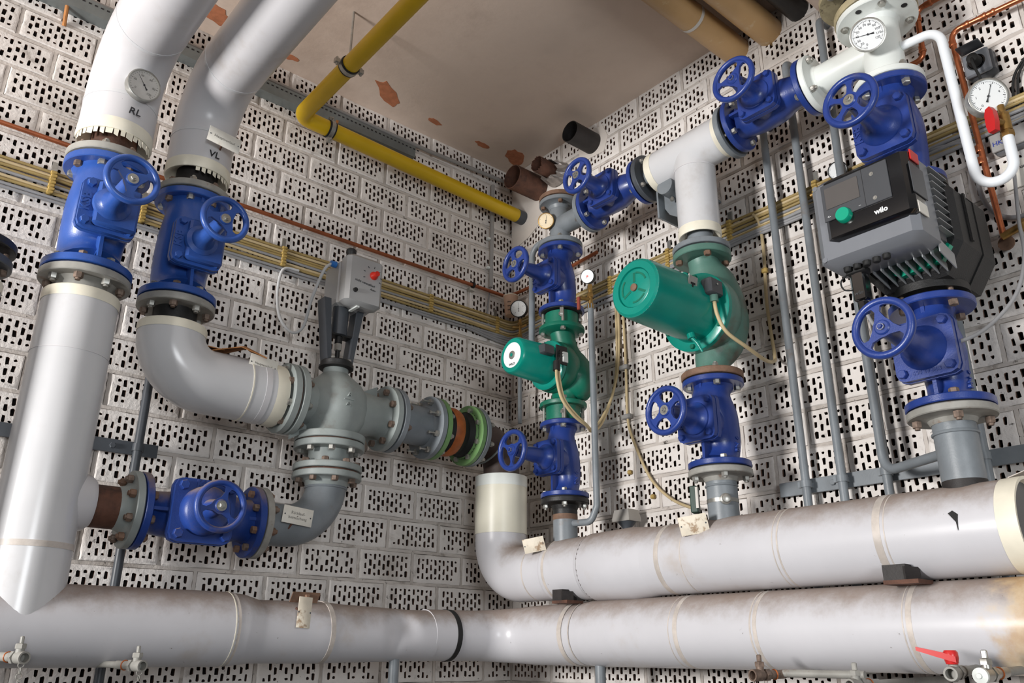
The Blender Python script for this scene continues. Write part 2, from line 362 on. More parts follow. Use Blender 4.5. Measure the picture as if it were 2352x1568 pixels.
# left wall: local x runs towards the corner, so the corner is at local x = 2.85
wall_left = holes_wall('wall_left', Matrix.Translation((-2.85, 0, 0)), lambda k: (2.85-.147-.25*11 if k % 2 else 2.85-.021-.25*11), .0026)
ROT_R = Matrix.Rotation(-math.pi/2, 4, 'Z')
wall_right = holes_wall('wall_right', ROT_R, lambda k: (.2486-.25 if k % 2 else .13), .0014)
WL[wall_right.name] = V((0, 0, 0))
ceil = MB().box((-1.95, -2.2, CEZ+.1), (4.1, 4.6, .2)).build('ceiling', CEIL, None, ang=0, kind='structure'); ceil['label'] = 'stained off-white ceiling with flaked bare patches'
for nm, c, s_, lb in (('shade_wall_left', (-3.2, -1.7, .76), (.12, 3.6, 1.52), 'added unseen low wall on the left, shading the lower part of the room'), ('shade_wall_back', (-1.6, -3.6, .6), (3.3, .12, 1.2), 'added unseen low wall behind the viewer, shading the lower part of the room')):  # low walls added out of view to block light below the headers
    q = MB().box(c, s_).build(nm, CONC, None, ang=0, kind='structure'); q['label'] = lb
fl = MB().box((-2.4, -2.4, -.05), (5, 5, .1)).build('floor', CONC, None, ang=0, kind='structure'); fl['label'] = 'dark concrete floor of the plant room'
def patch(cx, cy, sx, sy, seed, rot=0, n=16):
    r = random.Random(seed); p = []
    for i in range(n):
        t = 2*math.pi*i/n; q = r.uniform(.7, 1.12); x = math.cos(t)*sx*q; y = math.sin(t)*sy*q
        p.append((x*math.cos(rot)-y*math.sin(rot), x*math.sin(rot)+y*math.cos(rot)))
    MB().prism(p, (cx, cy, CEZ-.0012), X, Y, (0, 0, .004)).build('bare_patch', TERRA, ceil, ang=0)
for a in ((-1.665, -.13, .075, .05, 1, .4), (-1.325, -.09, .035, .02, 2, 0), (-.875, -.15, .11, .04, 3, .6), (-.59, -.12, .04, .02, 4, .2), (-.30, -.12, .045, .018, 5, 0), (-.105, -.14, .075, .05, 6, .6)): patch(*a)
# smooth plastered field around the cut-off pipe stubs, as parts of the right wall (its frame: x = -y of the room, y = depth)
rndp = random.Random(3)
def plaster(outline, th=.004):
    MB().prism(outline, (0, -th, 0), X, Z, (0, .02, 0)).build('plaster_patch', PLASTER, wall_right, ang=0)
plaster([(0, 3.42), (.13, 3.45), (.22, 3.50), (.36, 3.54), (.44, 3.60), (.43, 3.66), (.33, 3.72), (.22, 3.85), (.16, 3.868), (0, 3.868)])
plaster([(.50, 3.70), (.66, 3.69), (.69, 3.76), (.66, 3.83), (.58, 3.85), (.50, 3.82)])
plaster([(1.10, 3.40), (1.42, 3.42), (1.40, 3.50), (1.25, 3.55), (1.10, 3.52)])

# ================================================================ generic plant parts
def valve(label, center, pax, wax, L, rf, tf, rb, nb, phase, wr, wd, hb, style, oz=0., fat=.30, m=BLUE, bm=STEEL, grip=.045, r_b=.012, cast='KSB', cast2=None, side=None, drum=False, tilt=0., group='blue cast-iron shut-off valves', bref=None, zero=False):
    R = axes(pax, wax); t = thing('shutoff_valve', label, 'valve', center, group, rot=R)
    bx = rb*(1.02+fat*.9)+.012
    n = 18; pts = []; rr = []
    for i in range(n+1):
        f = i/n; z = -L/2+tf*.6+(L-1.2*tf)*f; s = math.sin(2*math.pi*f)
        pts.append((-rb*.30*s, 0, z)); e = abs(f-.5)*2
        rr.append(rb*(1.02+fat*(math.cos(math.pi*f-math.pi/2)**2)*(1-.35*s)+(.18*max(0, e-.82)/.18)))
    b = MB().tube(pts, rr, 28); b.lathe((0, 0, oz), X, [(-rb*.2, hb*.8), (bx*.7, hb*.86), (bx, hb*.98)], 28)
    body = b.build('body', m, t)
    for sg in (-1, 1):
        MB().prism([(rb*.75, -L/2+tf*.5), (rb*1.45, -L/2+tf*.5), (bx-.004, oz-hb*.5), (rb*.4, oz-hb*.3)] if sg < 0 else [(rb*.6, L/2-tf*.5), (rb*1.25, L/2-tf*.5), (bx-.01, oz+hb*.75), (rb*.3, oz+hb*.5)], (0, -.005, 0), X, Z, (0, .010, 0)).build('rib', m, t)
    for sg in (-1, 1):
        f = flange(t, (0, 0, sg*L/2), (0, 0, sg), rf, tf, m)
        MB().lathe((0, 0, sg*L/2), (0, 0, sg), [(0, rf*.9), (.0035, rf*.9)], 40).build('gasket', RUBBER, f)
        ring_bolts(f, (0, 0, sg*(L/2-tf)), (0, 0, -sg), rf*.79, nb, phase, r_b, grip, bm, ref=bref)
    def plate(x, th, h, c, mm, nm):
        o = [(-h+c, -h), (h-c, -h), (h-c*.3, -h+c*.3), (h, -h+c), (h, h-c), (h-c*.3, h-c*.3), (h-c, h), (-h+c, h), (-h+c*.3, h-c*.3), (-h, h-c), (-h, -h+c), (-h+c*.3, -h+c*.3)]
        return MB().prism(o, (x, 0, oz), Y, Z, (th, 0, 0)).build(nm, mm, t)
    plate(bx-.006, .015, hb, hb*.26, m, 'body_flange'); plate(bx+.009, .002, hb*.95, hb*.26, RUBBER, 'bonnet_gasket'); bo = plate(bx+.011, .016, hb*.98, hb*.26, m, 'bonnet')
    x1 = bx+.027
    for i in (-1, 1):
        for k in (-1, 1): bolt(bo, (x1, i*hb*.74, oz+k*hb*.74), X, hb*.155, .02, m, False)
    if drum == True: MB().box((x1+.013, hb*.20, oz), (.030, hb*1.45, hb*1.72), None, .012).build('bonnet_block', m, bo)
    wx = wd; rn = .022*(wr/.078)
    MB().lathe((0, 0, oz), X, [(x1+.02, hb*.66), (x1+.030, hb*.62), (x1+.038, hb*.46), (x1+.046, rn*1.6), (x1+.066, rn*1.2), (x1+(wx-x1)*.85, rn), (wx-.012, rn*.95)] if drum == True else [(x1, hb*.78), (x1+.030, hb*.75), (x1+.042, hb*.66), (x1+.050, hb*.45), (x1+.058, rn*1.3), (x1+(wx-x1)*.85, rn), (wx-.012, rn*.95)] if drum else [(x1, hb*.74), (x1+.006, hb*.72), (x1+(wx-x1)*.10, hb*.56), (x1+(wx-x1)*.22, hb*.42), (x1+(wx-x1)*.36, rn*1.35), (x1+(wx-x1)*.82, rn), (wx-.012, rn*.95)], 28).build('neck', m, bo)
    MB().cyl((wx-.014, 0, oz), (wx+.016, 0, oz), .0085, n=16).build('stem', STEEL, t)
    b = MB(); ri = .0095; b.torus((wx, 0, oz), X, wr-ri, ri, 48, 12, 1.15)
    ns, gap, apex = {'Y': (3, .13, 3.6), 'W3': (3, .20, 2.6), 'W4': (4, .21, 4.), 'W5': (5, .15, 5.), 'N3': (3, .11, 5.)}[style]
    b.lathe((wx-.011, 0, oz), X, [(0, .017), (.004, .019), (.017, .019), (.020, .016)], 24)
    ro = wr-ri*1.7; ph = math.pi/ns-gap; rc = ro*.70; st = 14; ins = []; mid1 = []; mid2 = []; out = []
    for i in range(ns):
        for k in range(-st, st+1):
            f = k/st; th = tilt+2*math.pi*(i+.5)/ns+ph*f; e = V((0, math.cos(th), math.sin(th)))
            q = max(0., 1-abs(f)**apex); q2 = max(0., 1-abs(f)**4)**.25
            ins.append(e*.012); mid1.append(e*(rc-(rc-.024)*q)); mid2.append(e*(rc+(ro-.002-rc)*q2)); out.append(e*(wr-ri))
    c0 = V((wx-.0045, 0, oz)); dx = V((.009, 0, 0)); lo = lambda r: [c0+p for p in r]; hi = lambda r: [c0+dx+p for p in r]
    b.rings([lo(ins), lo(mid1), hi(mid1), hi(ins)], (False, False)); b.rings([lo(out), lo(mid2), hi(mid2), hi(out)], (False, False))
    hw = b.build('handwheel', m, t)
    k = MB().lathe((wx+.006, 0, oz), X, [(0, .0155), (.0035, .0155), (.0035, .009)], 20); k.hexa((wx+.0095, 0, oz), X, .0088, .007); k.cyl((wx+.016, 0, oz), (wx+.021, 0, oz), .005, n=12)
    k.build('hub_nut', STEEL if nb > 4 or style in ('W5', 'W4', 'W3') else m, hw)
    if cast: text(cast, hb*.42, (x1+.0004, -hb*.80, oz), Z, -Y, m, bo, 'cast_lettering', .003, .0012)
    if side: text(side, .024, (-.30*rb, rb*(1.02+fat*.33), -L*.25), Z, X, m, body, 'cast_lettering', .004, .0006)
    if cast2: text(cast2, hb*.2, (x1+.0004, 0, oz-hb*.78), Y, Z, m, bo, 'cast_number', .0014)
    return t
def gauge(label, c, nrm, up, r, dep, face=GAUGEW, case=STEEL, ang=40, nums=None, ticks=30, arc0=225, arc1=-45, name='dial_gauge', cat='gauge', red=False, ink=INK, long_needle=.72, group=None):
    c = V(c); n = V(nrm).normalized(); u = (V(up)-n*V(up).dot(n)).normalized(); rgt = u.cross(n)
    t = thing(name, label, cat, c-n*dep, group)
    MB().lathe(c-n*dep, n, [(0, r*.86), (dep*.12, r*.97), (dep*.8, r*.97), (dep*.82, r*1.03), (dep*.97, r*1.03), (dep, r*.99), (dep, r*.93), (dep*.86, r*.92)], 40).build('case', case, t)
    d = MB().lathe(c-n*(dep*.12), n, [(0, r*.93), (.0008, r*.93)], 40).build('dial', face, t)
    p = c-n*(dep*.12)+n*.0012
    b = MB()
    for i in range(ticks+1):
        a = math.radians(arc0+(arc1-arc0)*i/ticks); e = rgt*math.cos(a)+u*math.sin(a); q = n.cross(e); l = .13 if i % 5 == 0 else .07; w = r*(.014 if i % 5 == 0 else .008)
        b.prism([(r*(.86-l), -w), (r*.86, -w), (r*.86, w), (r*(.86-l), w)], p, e, q, n*.0003)
    b.build('scale_marks', ink, d, ang=0)
    if nums:
        for i, s in enumerate(nums):
            a = math.radians(arc0+(arc1-arc0)*i/(len(nums)-1)); e = rgt*math.cos(a)+u*math.sin(a); text(s, r*.2, p+e*r*.60, rgt, u, ink, d, 'scale_number', .0002)
    a = math.radians(ang); e = rgt*math.cos(a)+u*math.sin(a); q = n.cross(e)
    b = MB(); b.prism([(-r*.34, -r*.06), (-r*.1, -r*.02), (r*long_needle, -r*.006), (r*long_needle, r*.006), (-r*.1, r*.02), (-r*.34, r*.06)], p+n*.0012, e, q, n*.0006); b.lathe(p, n, [(0, r*.06), (.0025, r*.06)], 14)
    b.build('needle', INK, t, ang=0)
    if red:
        MB().lathe(p+n*.0018, n, [(0, r*.15), (.001, r*.15)], 16).build('red_pointer_hub', REDK, t, ang=0)
    MB().lathe(c-n*dep*.02, n, [(0, r*.94), (.0006, r*.94)], 32).build('glass_pane', GLASS, t, ang=0)
    return t
def plate(label, c, rgt, up, w, h, m, txt=None, size=.014, post=None, name='label_plate', tm=INKG, holes=True):
    c = V(c); r = V(rgt).normalized(); u = V(up).normalized(); u = (u-r*u.dot(r)).normalized(); n = r.cross(u)
    t = thing(name, label, 'label', c-u*h/2)
    pl = MB().box(c, (w, h, .0018), Matrix((r, u, n)).transposed(), .0004).build('plate', m, t)
    if holes:
        for s in (-1, 1): MB().lathe(c+r*s*w*.43+n*.0009, n, [(0, .0026), (.0006, .0022)], 10).build('rivet', DKGREY, pl)
    if txt:
        for i, s in enumerate(txt): text(s, size, c+n*.0011+u*size*1.15*((len(txt)-1)/2-i), r, u, tm, pl, 'lettering', .0002)
    if post:
        b = MB()
        for q in post: b.tube([c-n*.001, V(q[0]), V(q[1])] if isinstance(q[0], (tuple, list, V)) else [c-n*.001, V(q)], .0035, 8)
        b.build('holder', RUST, t)
    return t
def band(parent, c, ax, r, w, m=SEAM, name='seam_band', h=.0015):
    a = V(ax).normalized(); return MB().lathe(V(c)-a*w/2, a, [(0, r-.001), (0, r+h), (w, r+h), (w, r-.001)], 40, (False, False)).build(name, m, parent)
def collar(parent, c, ax, r, w, m=CREAM, ri=None):       # taped end of an insulation jacket, hollow towards the bare pipe
    a = V(ax).normalized(); ri = ri or r*.62
    return MB().lathe(V(c), a, [(0, r), (w*.8, r*1.015), (w, r*.985), (w, r*.93), (w*.4, ri)], 40, (False, False)).build('end_collar', m, parent)

# ================================================================ left wall: return line (RL)
RX, RY = -1.963, -.31
t = thing('insulated_pipe', 'thick grey jacketed return pipe marked RL, leaving the leftmost blue valve upwards', 'pipe', (RX, RY, 3.02))
r = .112
pth = arc([(RX, RY, 3.055), (RX, RY, 3.375), (RX, -2.75, 3.375)], .20, 12)
MB().tube(pth, r, 48).build('jacket', JACKET, t)
band(t, (RX, RY, 3.165), Z, r, .012, JACKETC); band(t, (RX, -.53, 3.375), Y, r, .012, JACKETC); band(t, (RX, -1.2, 3.375), Y, r, .02)
collar(t, (RX, RY, 3.07), -Z, r+.001, .042)
b = MB()
for i in range(16):
    a = math.pi*(1.02+.9*i/15); d = V((math.cos(a), math.sin(a), 0)); s = V((-d.y, d.x, 0)); w = .007 if i % 3 else .011
    b.prism([(-w, 0), (w, 0), (w*.9, -.022-.006*(i % 2)), (-w*.9, -.022)], V((RX, RY, 3.032))+d*.1065, s, Z, d*.001)
b.build('jacket_tabs', CREAM, t, ang=0)
MB().cyl((RX, RY, 2.945), (RX, RY, 3.07), .069, n=32).build('bare_pipe', RUST, t)
flange(t, (RX, RY, 2.942), -Z, .128, .024, GREYF)
text('RL', .034, (RX+.020, RY-.1165, 3.105), (1, -.2, -.15), (.12, 0, 1), INK, t, 'handwriting', .0008, .0004)
gauge('round pipe thermometer with faded dial on the RL return pipe', (-1.937, -.452, 3.198), (.12, -1, -.12), (.1, 0, 1), .052, .035, GAUGEG, STEEL, 135, ['0', '20', '40', '60', '80', '100'], 25, name='pipe_thermometer', cat='thermometer', ink=INKG)
valve('leftmost big blue valve, on the RL return pipe', (RX, RY, 2.748), Z, -Y, .376, .127, .024, .086, 8, math.pi/8, .077, .345, .084, 'W3', fat=.12, drum=True, m=BLUEL, oz=-.008, bm=[STEEL, BOLTR], grip=.054, r_b=.0135, tilt=.5)
t = thing('insulated_pipe', 'thick grey jacketed return riser below the leftmost blue valve', 'pipe', (RX, RY, 1.56))
MB().tube([(RX, RY, 2.475), (RX, RY, 1.56)], .105, 48).build('jacket', JACKETC, t)
collar(t, (RX, RY, 2.46), Z, .106, .034)
flange(t, (RX, RY, 2.554), Z, .128, .024, GREYF, (.071, .04))
MB().cyl((RX, RY, 2.46), (RX, RY, 2.53), .071, n=32).build('bare_pipe', DKGREY, t)
band(t, (RX, RY, 1.76), Z, .105, .016); band(t, (RX, RY, 2.30), Z, .105, .002, JACKET)
MB().lathe((RX+.10, -.29, 1.893), X, [(-.03, .092), (.02, .078), (.035, .066), (.036, .05)], 32, (False, False)).build('jacket_outlet', JACKET, t)
# second RL-side pipe just entering the frame
t = thing('insulated_pipe', 'jacketed pipe with dark flange cut off by the left picture edge', 'pipe', (-2.268, RY, 1.3))
MB().tube([(-2.268, RY, 2.440), (-2.268, RY, 1.3)], .10, 40).build('jacket', JACKETC, t)
collar(t, (-2.268, RY, 2.435), Z, .101, .03)
MB().cyl((-2.268, RY, 2.435), (-2.268, RY, 2.525), .07, n=32).build('bare_pipe', BLACK, t)
f = flange(t, (-2.268, RY, 2.530), Z, .113, .024, DKGREY); f2 = flange(t, (-2.268, RY, 2.557), -Z, .115, .024, BLACK)
ring_bolts(f, (-2.268, RY, 2.506), -Z, .09, 8, .2, .013, .054, BOLTR)

# ================================================================ left wall: supply line (VL)
VX, VY = -1.672, -.255
t = thing('insulated_pipe', 'thick grey jacketed supply pipe marked VL, second from the left', 'pipe', (VX, VY, 3.0))
r = .107
MB().tube(arc([(VX, VY, 3.065), (VX, VY, 3.40), (VX, -2.75, 3.40)], .20, 12), r, 48).build('jacket', JACKET, t)
band(t, (VX, VY, 3.19), Z, r, .012, JACKETC); band(t, (VX, -.48, 3.40), Y, r, .012, JACKETC); band(t, (VX, -1.25, 3.40), Y, r, .02)
collar(t, (VX, VY, 3.08), -Z, r+.001, .04)
b = MB()
for i in range(8):
    a = math.pi*(1.4+.42*i/7); d = V((math.cos(a), math.sin(a), 0)); s = V((-d.y, d.x, 0)); w = .007
    b.prism([(-w, 0), (w, 0), (w*.9, -.02-.006*(i % 2)), (-w*.9, -.02)], V((VX, VY, 3.046))+d*.101, s, Z, d*.001)
b.build('jacket_tabs', CREAM, t, ang=0)
MB().cyl((VX, VY, 2.96), (VX, VY, 3.08), .069, n=32).build('bare_pipe', SOOT, t)
flange(t, (VX, VY, 2.958), -Z, .122, .024, GREYF)
text('VL', .034, (VX+.012, VY-.1115, 3.098), (1, -.1, -.1), (.1, 0, 1), INK, t, 'handwriting', .0008, .0004)
plate('white plate reading Hauptvorlauf on the VL supply pipe', (-1.645, -.40, 3.148), (1, .02, -.10), (.08, 0, 1), .115, .058, PLATE, ['Hauptvorlauf'], .014, [(VX+.03, VY-.10, 3.13)])
valve('big blue valve on the VL supply pipe, second from the left', (VX, VY, 2.763), Z, -Y, .378, .122, .024, .083, 8, math.pi/8, .077, .345, .082, 'W3', fat=.12, drum=True, m=BLUEL, oz=-.02, bm=[STEEL, BOLTR], grip=.054, r_b=.013, tilt=1.0)
t = thing('insulated_elbow', 'wide grey jacketed elbow turning from the VL valve to the mixing valve', 'pipe', (VX, VY, 2.3))
r = .106; zc = 2.328
MB().tube(arc([(VX, VY, 2.472), (VX, VY, zc), (-1.33, VY, zc)], .135, 14), r, 48).build('jacket', JACKETC, t)
band(t, (-1.42, VY, zc), X, r, .004, CREAM, h=.002); band(t, (-1.365, VY, zc), X, r, .02, JACKET)
collar(t, (VX, VY, 2.458), Z, r+.001, .03); collar(t, (-1.335, VY, zc), X, r+.001, .046)
MB().cyl((VX, VY, 2.455), (VX, VY, 2.55), .069, n=32).build('bare_pipe', BLACK, t)
flange(t, (VX, VY, 2.568), Z, .122, .024, GREYF)
MB().cyl((-1.30, VY, zc), (-1.245, VY, zc), .072, n=32).build('pipe_end', BLACK, t)
f = flange(t, (-1.253, VY, zc), X, .125, .026, GREYL)
ring_bolts(f, (-1.279, VY, zc), -X, .1, 8, .4, .0135, .056, [BOLTR, STEEL])
t = thing('cardboard_scrap', 'crumpled brown cardboard scrap stuck on top of the jacketed elbow', 'scrap', (-1.44, -.25, 2.43))
MB().add([(-1.55, -.30, 2.425), (-1.50, -.20, 2.445), (-1.40, -.21, 2.49), (-1.335, -.25, 2.445), (-1.38, -.345, 2.425), (-1.47, -.34, 2.445), (-1.43, -.27, 2.475), (-1.36, -.20, 2.475)],
         [[0, 1, 6, 5], [1, 2, 6], [2, 7, 3, 6], [6, 3, 4], [5, 6, 4]]).build('folded_sheet', CARD, t, ang=0)
MB().add([(-1.58, -.29, 2.44), (-1.55, -.22, 2.43), (-1.49, -.22, 2.455), (-1.51, -.30, 2.435), (-1.585, -.25, 2.475)], [[0, 1, 2, 3], [0, 4, 1]]).build('curled_corner', CARD, t, ang=0)
for o in t.children: o.modifiers.new('thick', 'SOLIDIFY').thickness = .003
plate('weathered white plate on the jacketed elbow beside the cardboard scrap', (-1.385, -.335, 2.402), (1, .02, -.10), (.12, -.05, 1), .10, .056, PLATE, ['Hauptvorlauf'], .012, [(-1.375, -.30, 2.37)], tm=INKG)

# three-way mixing valve
MX, MY, MZ = -1.072, -.255, 2.328
t = thing('mixing_valve', 'light grey cast three-way mixing valve under the silver actuator', 'valve', (MX, MY, 2.2))
b = MB(); b.lathe((MX, MY, 0), Z, [(2.20, .088), (2.235, .094), (2.27, .118), (2.32, .128), (2.37, .122), (2.41, .10), (2.44, .066), (2.455, .05)], 40)
b.tube(spline([(-1.242, MY, MZ), (-1.17, MY, MZ), (-1.10, MY, MZ-.01)], 4), [.088, .082, .08, .08, .081, .083, .087, .09, .095], 32)
b.tube(spline([(-.86, MY, MZ), (-.93, MY, MZ), (-1.03, MY, MZ-.01)], 4), [.088, .080, .076, .077, .080, .085, .09, .094, .098], 32)
b.build('body', GREYL, t)
for c, ax in (((-1.246, MY, MZ), -X), ((-.842, MY, MZ), X), ((MX, MY, 2.197), -Z)):
    f = flange(t, c, ax, .125, .026, GREYL); MB().lathe(c, ax, [(0, .112), (.004, .112)], 40).build('gasket', RUST, f)
    if ax.x > 0: ring_bolts(f, V(c)-ax*.026, -ax, .1, 8, .35, .0135, .056, BOLTR)
b = MB(); b.box((-.925, MY+.01, 2.405), (.085, .012, .05), axes(Z, (1, 0, .5))); b.build('rib', GREYL, t)
MB().box((-1.20, MY-.0, 2.235), (.07, .012, .06), axes(Z, (1, 0, .6))).build('rib', GREYL, t)
text('A', .022, (MX-.005, MY-.128, 2.35), X, Z, GREYL, t, 'cast_mark', .004); text('AB', .018, (MX-.005, MY-.128, 2.315), X, Z, GREYL, t, 'cast_mark', .004)
MB().box((MX-.005, MY-.127, 2.333), (.036, .006, .003)).build('cast_mark', GREYL, t)
MB().lathe((MX, MY, 2.44), Z, [(0, .048), (.02, .046), (.035, .046)], 28).build('neck', GREYL, t)
# actuator on its yoke
t = thing('valve_actuator', 'silver box actuator with red knob on a dark yoke above the mixing valve', 'actuator', (MX, MY, 2.475))
f = MB().lathe((MX, MY, 2.475), Z, [(0, .058), (.004, .064), (.012, .064), (.012, .058), (.026, .060), (.030, .056)], 32).build('yoke_flange', BLACK, t)
ring_bolts(f, (MX, MY, 2.505), Z, .048, 4, .8, .008, .01, STEEL, False)
for s in (-1, 1):
    MB().prism([(s*.052, 2.50), (s*.052-s*.016, 2.50), (s*.062-s*.004, 2.74), (s*.086, 2.74)], (MX, MY-.028, 0), X, Z, (0, .056, 0)).build('yoke_leg', DKGREY, t)
MB().box((MX, MY+.005, 2.61), (.105, .045, .008)).build('guide_plate', BLACK, t)
MB().cyl((MX, MY, 2.61), (MX, MY, 2.73), .030, n=24).build('spindle_sleeve', DKGREY, t)
b = MB(); b.cyl((MX, MY, 2.50), (MX, MY, 2.56), .009, n=14); b.cyl((MX, MY, 2.58), (MX, MY, 2.61), .014, n=14); b.build('spindle', BLACK, t)
MB().box((MX, MY, 2.565), (.022, .022, .034), None, .004).build('coupling', STEEL, t)
ax0, ax1, ay0, ay1, az0, az1 = -1.108, -.958, -.355, -.16, 2.715, 2.915
h = MB().box(((ax0+ax1)/2, (ay0+ay1)/2+.03, (az0+az1)/2), (ax1-ax0, ay1-ay0-.06, az1-az0), None, .016).build('housing', HEAD, t)
cv = MB().box(((ax0+ax1)/2, ay0+.03, (az0+az1)/2), (ax1-ax0+.006, .066, az1-az0+.006), None, .014).build('cover', HEAD, t)
yf = ay0-.0035
MB().lathe((-1.000, yf, 2.845), -Y, [(0, .017), (.006, .016), (.012, .011), (.028, .010)], 20).build('red_knob', REDK, cv)
MB().lathe((-1.075, yf, 2.765), -Y, [(0, .009), (.008, .008)], 16).build('black_dial', BLACK, cv)
b = MB()
for a in (200, 160, 120, 80, 40, 0, -30):
    e = V((math.cos(math.radians(a)), 0, math.sin(math.radians(a)))); b.prism([(.034, -.0012), (.042, -.0012), (.042, .0012), (.034, .0012)], (-1.005, yf, 2.842), e, e.cross(-Y), (0, -.0004, 0))
b.build('scale_marks', INK, cv, ang=0)
text('nicht verstellen!', .0135, (-1.035, yf-.0004, 2.805), (1, 0, -.10), (0.1, 0, 1), INK, cv, 'handwriting', .0003); text('Auto', .012, (-1.0, yf-.0004, 2.785), (1, 0, -.08), Z, INK, cv, 'handwriting', .0003)
MB().box((-1.05, ay0+.04, az0-.006), (.012, .06, .006)).build('cover_latch', WHITE, h)
MB().lathe((-1.075, ay0+.05, az1), Z, [(0, .014), (.012, .015), (.022, .020), (.034, .020), (.040, .014)], 20).build('black_knob', BLACK, h)
MB().lathe((ax0-.002, ay0+.10, 2.895), -X, [(0, .013), (.022, .012)], 18).build('cable_gland', BLUEG, h)
MB().tube(spline([(-1.13, -.255, 2.893), (-1.155, -.25, 2.86), (-1.165, -.19, 2.76), (-1.16, -.13, 2.665), (-1.185, -.09, 2.645), (-1.225, -.06, 2.70), (-1.235, -.03, 2.80), (-1.228, -.02, 2.90), (-1.205, -.016, 2.938), (-1.15, -.014, 2.945)]), .006, 10).single('cable', CABLEW, 'white cable looping from the actuator down and back to the wall', 'cable')

# spools, bypass elbow and valve
t = thing('flanged_spool', 'short grey flanged spool under the mixing valve', 'pipe', (MX, MY, 2.09))
MB().cyl((MX, MY, 2.10), (MX, MY, 2.18), .072, n=32).build('pipe', GREYL, t)
f = flange(t, (MX, MY, 2.192), Z, .125, .024, GREYL); ring_bolts(f, (MX, MY, 2.168), -Z, .1, 8, .4, .013, .03, STEEL, False)
f = flange(t, (MX, MY, 2.092), -Z, .121, .022, GREYL); ring_bolts(f, (MX, MY, 2.114), Z, .098, 8, .2, .013, .03, BOLTR, False)
t = thing('bypass_elbow', 'bare grey steel elbow running from the spool to the horizontal blue valve', 'pipe', (MX, MY, 1.82))
BZ = 1.893
MB().tube(arc([(MX, MY, 2.062), (MX, MY, BZ), (-1.31, MY, BZ)], .15, 14), .070, 40).build('pipe', GREY, t)
f = flange(t, (MX, MY, 2.085), Z, .121, .022, GREYL, (.07, .03)); MB().lathe((MX, MY, 2.085), Z, [(0, .11), (.006, .11)], 40).build('gasket', RUST, f)
ring_bolts(f, (MX, MY, 2.063), -Z, .098, 8, .2, .013, .03, BOLTR, False)
MB().torus((MX, MY, 2.035), Z, .070, .005, 40, 8).build('weld_bead', GREY, t)
flange(t, (-1.322, MY, BZ), -X, .115, .022, GREYF)
plate('white plate reading Ruecklauf-beimischung on the bare grey elbow', (-1.212, -.345, 1.915), (1, .02, -.08), (.08, -.03, 1), .108, .056, PLATE, ['Rücklauf-', 'beimischung'], .0135, [(-1.23, -.32, 1.875)])
valve('blue valve lying horizontally low on the left wall, wheel facing out', (-1.512, MY, BZ), X, -Y, .372, .115, .022, .062, 8, .39, .078, .245, .096, 'N3', oz=-.02, m=BLUED, bm=[BOLTR, RUSTL], grip=.05, r_b=.0125, tilt=.75, cast='KSB', drum='round')
t = thing('pipe_stub', 'brown steel stub with light grey flange between return riser and horizontal valve', 'pipe', (-1.78, MY, BZ-.1))
MB().cyl((-1.89, MY, BZ), (-1.745, MY, BZ), .062, n=32).build('pipe', RUST, t)
flange(t, (-1.702, MY, BZ), X, .115, .022, GREYL, (.062, .03))

# right of the mixing valve: spool, rubber compensator, elbow
t = thing('flanged_spool', 'blue-grey flanged spool to the right of the mixing valve', 'pipe', (-.73, MY, MZ-.12))
MB().cyl((-.82, MY, MZ), (-.66, MY, MZ), .077, n=36).build('pipe', GREY, t)
flange(t, (-.836, MY, MZ), -X, .125, .024, GREY); f = flange(t, (-.640, MY, MZ), X, .125, .024, GREY, (.078, .01))
ring_bolts(f, (-.664, MY, MZ), -X, .102, 8, .35, .0125, .05, STEEL); ring_bolts(f, (-.704, MY, MZ), -X, .102, 8, .35, .006, .04, STEEL, False)
t = thing('rubber_compensator', 'rubber expansion joint with orange band between two light green flanges', 'compensator', (-.55, MY, MZ-.12))
b = MB().lathe((-.62, MY, MZ), X, [(0, .098), (.02, .082), (.045, .092), (.065, .098), (.09, .092), (.12, .080), (.15, .098)], 40); b.build('bellows', RUBBER, t)
MB().lathe((-.575, MY, MZ), X, [(0, .0925), (.01, .097), (.022, .0995), (.034, .097), (.044, .093)], 40, (False, False)).build('orange_band', ORANGE, t)
for c, ax in (((-.637, MY, MZ), -X), ((-.447, MY, MZ), X)):
    f = flange(t, c, ax, .124, .022, LIME); MB().lathe(V(c)-ax*.022, -ax, [(0, .098), (.012, .094)], 36, (False, False)).build('rim_bead', LIME, f)
    if ax.x > 0: ring_bolts(f, V(c)-ax*.022, -ax, .102, 8, .35, .0115, .06, STEEL)
t = thing('pipe_elbow', 'dark brown welded elbow behind the bottom left corner wheel', 'pipe', (-.3, MY, 2.1))
flange(t, (-.444, MY, MZ), -X, .124, .022, GREY)
MB().tube(arc([(-.425, MY, MZ), (-.27, MY, MZ), (-.27, MY, 2.12)], .12, 12), .075, 36).build('pipe', BROWNP, t)
MB().torus((-.335, MY, MZ-.035), (1, 0, -.62), .078, .004, 40, 6).build('weld_bead', GREYL, t)
MB().box((-.225, MY-.06, 2.365), (.075, .02, .012), axes(Z, (1, -.1, -.35))).build('lug', BLACK, t)

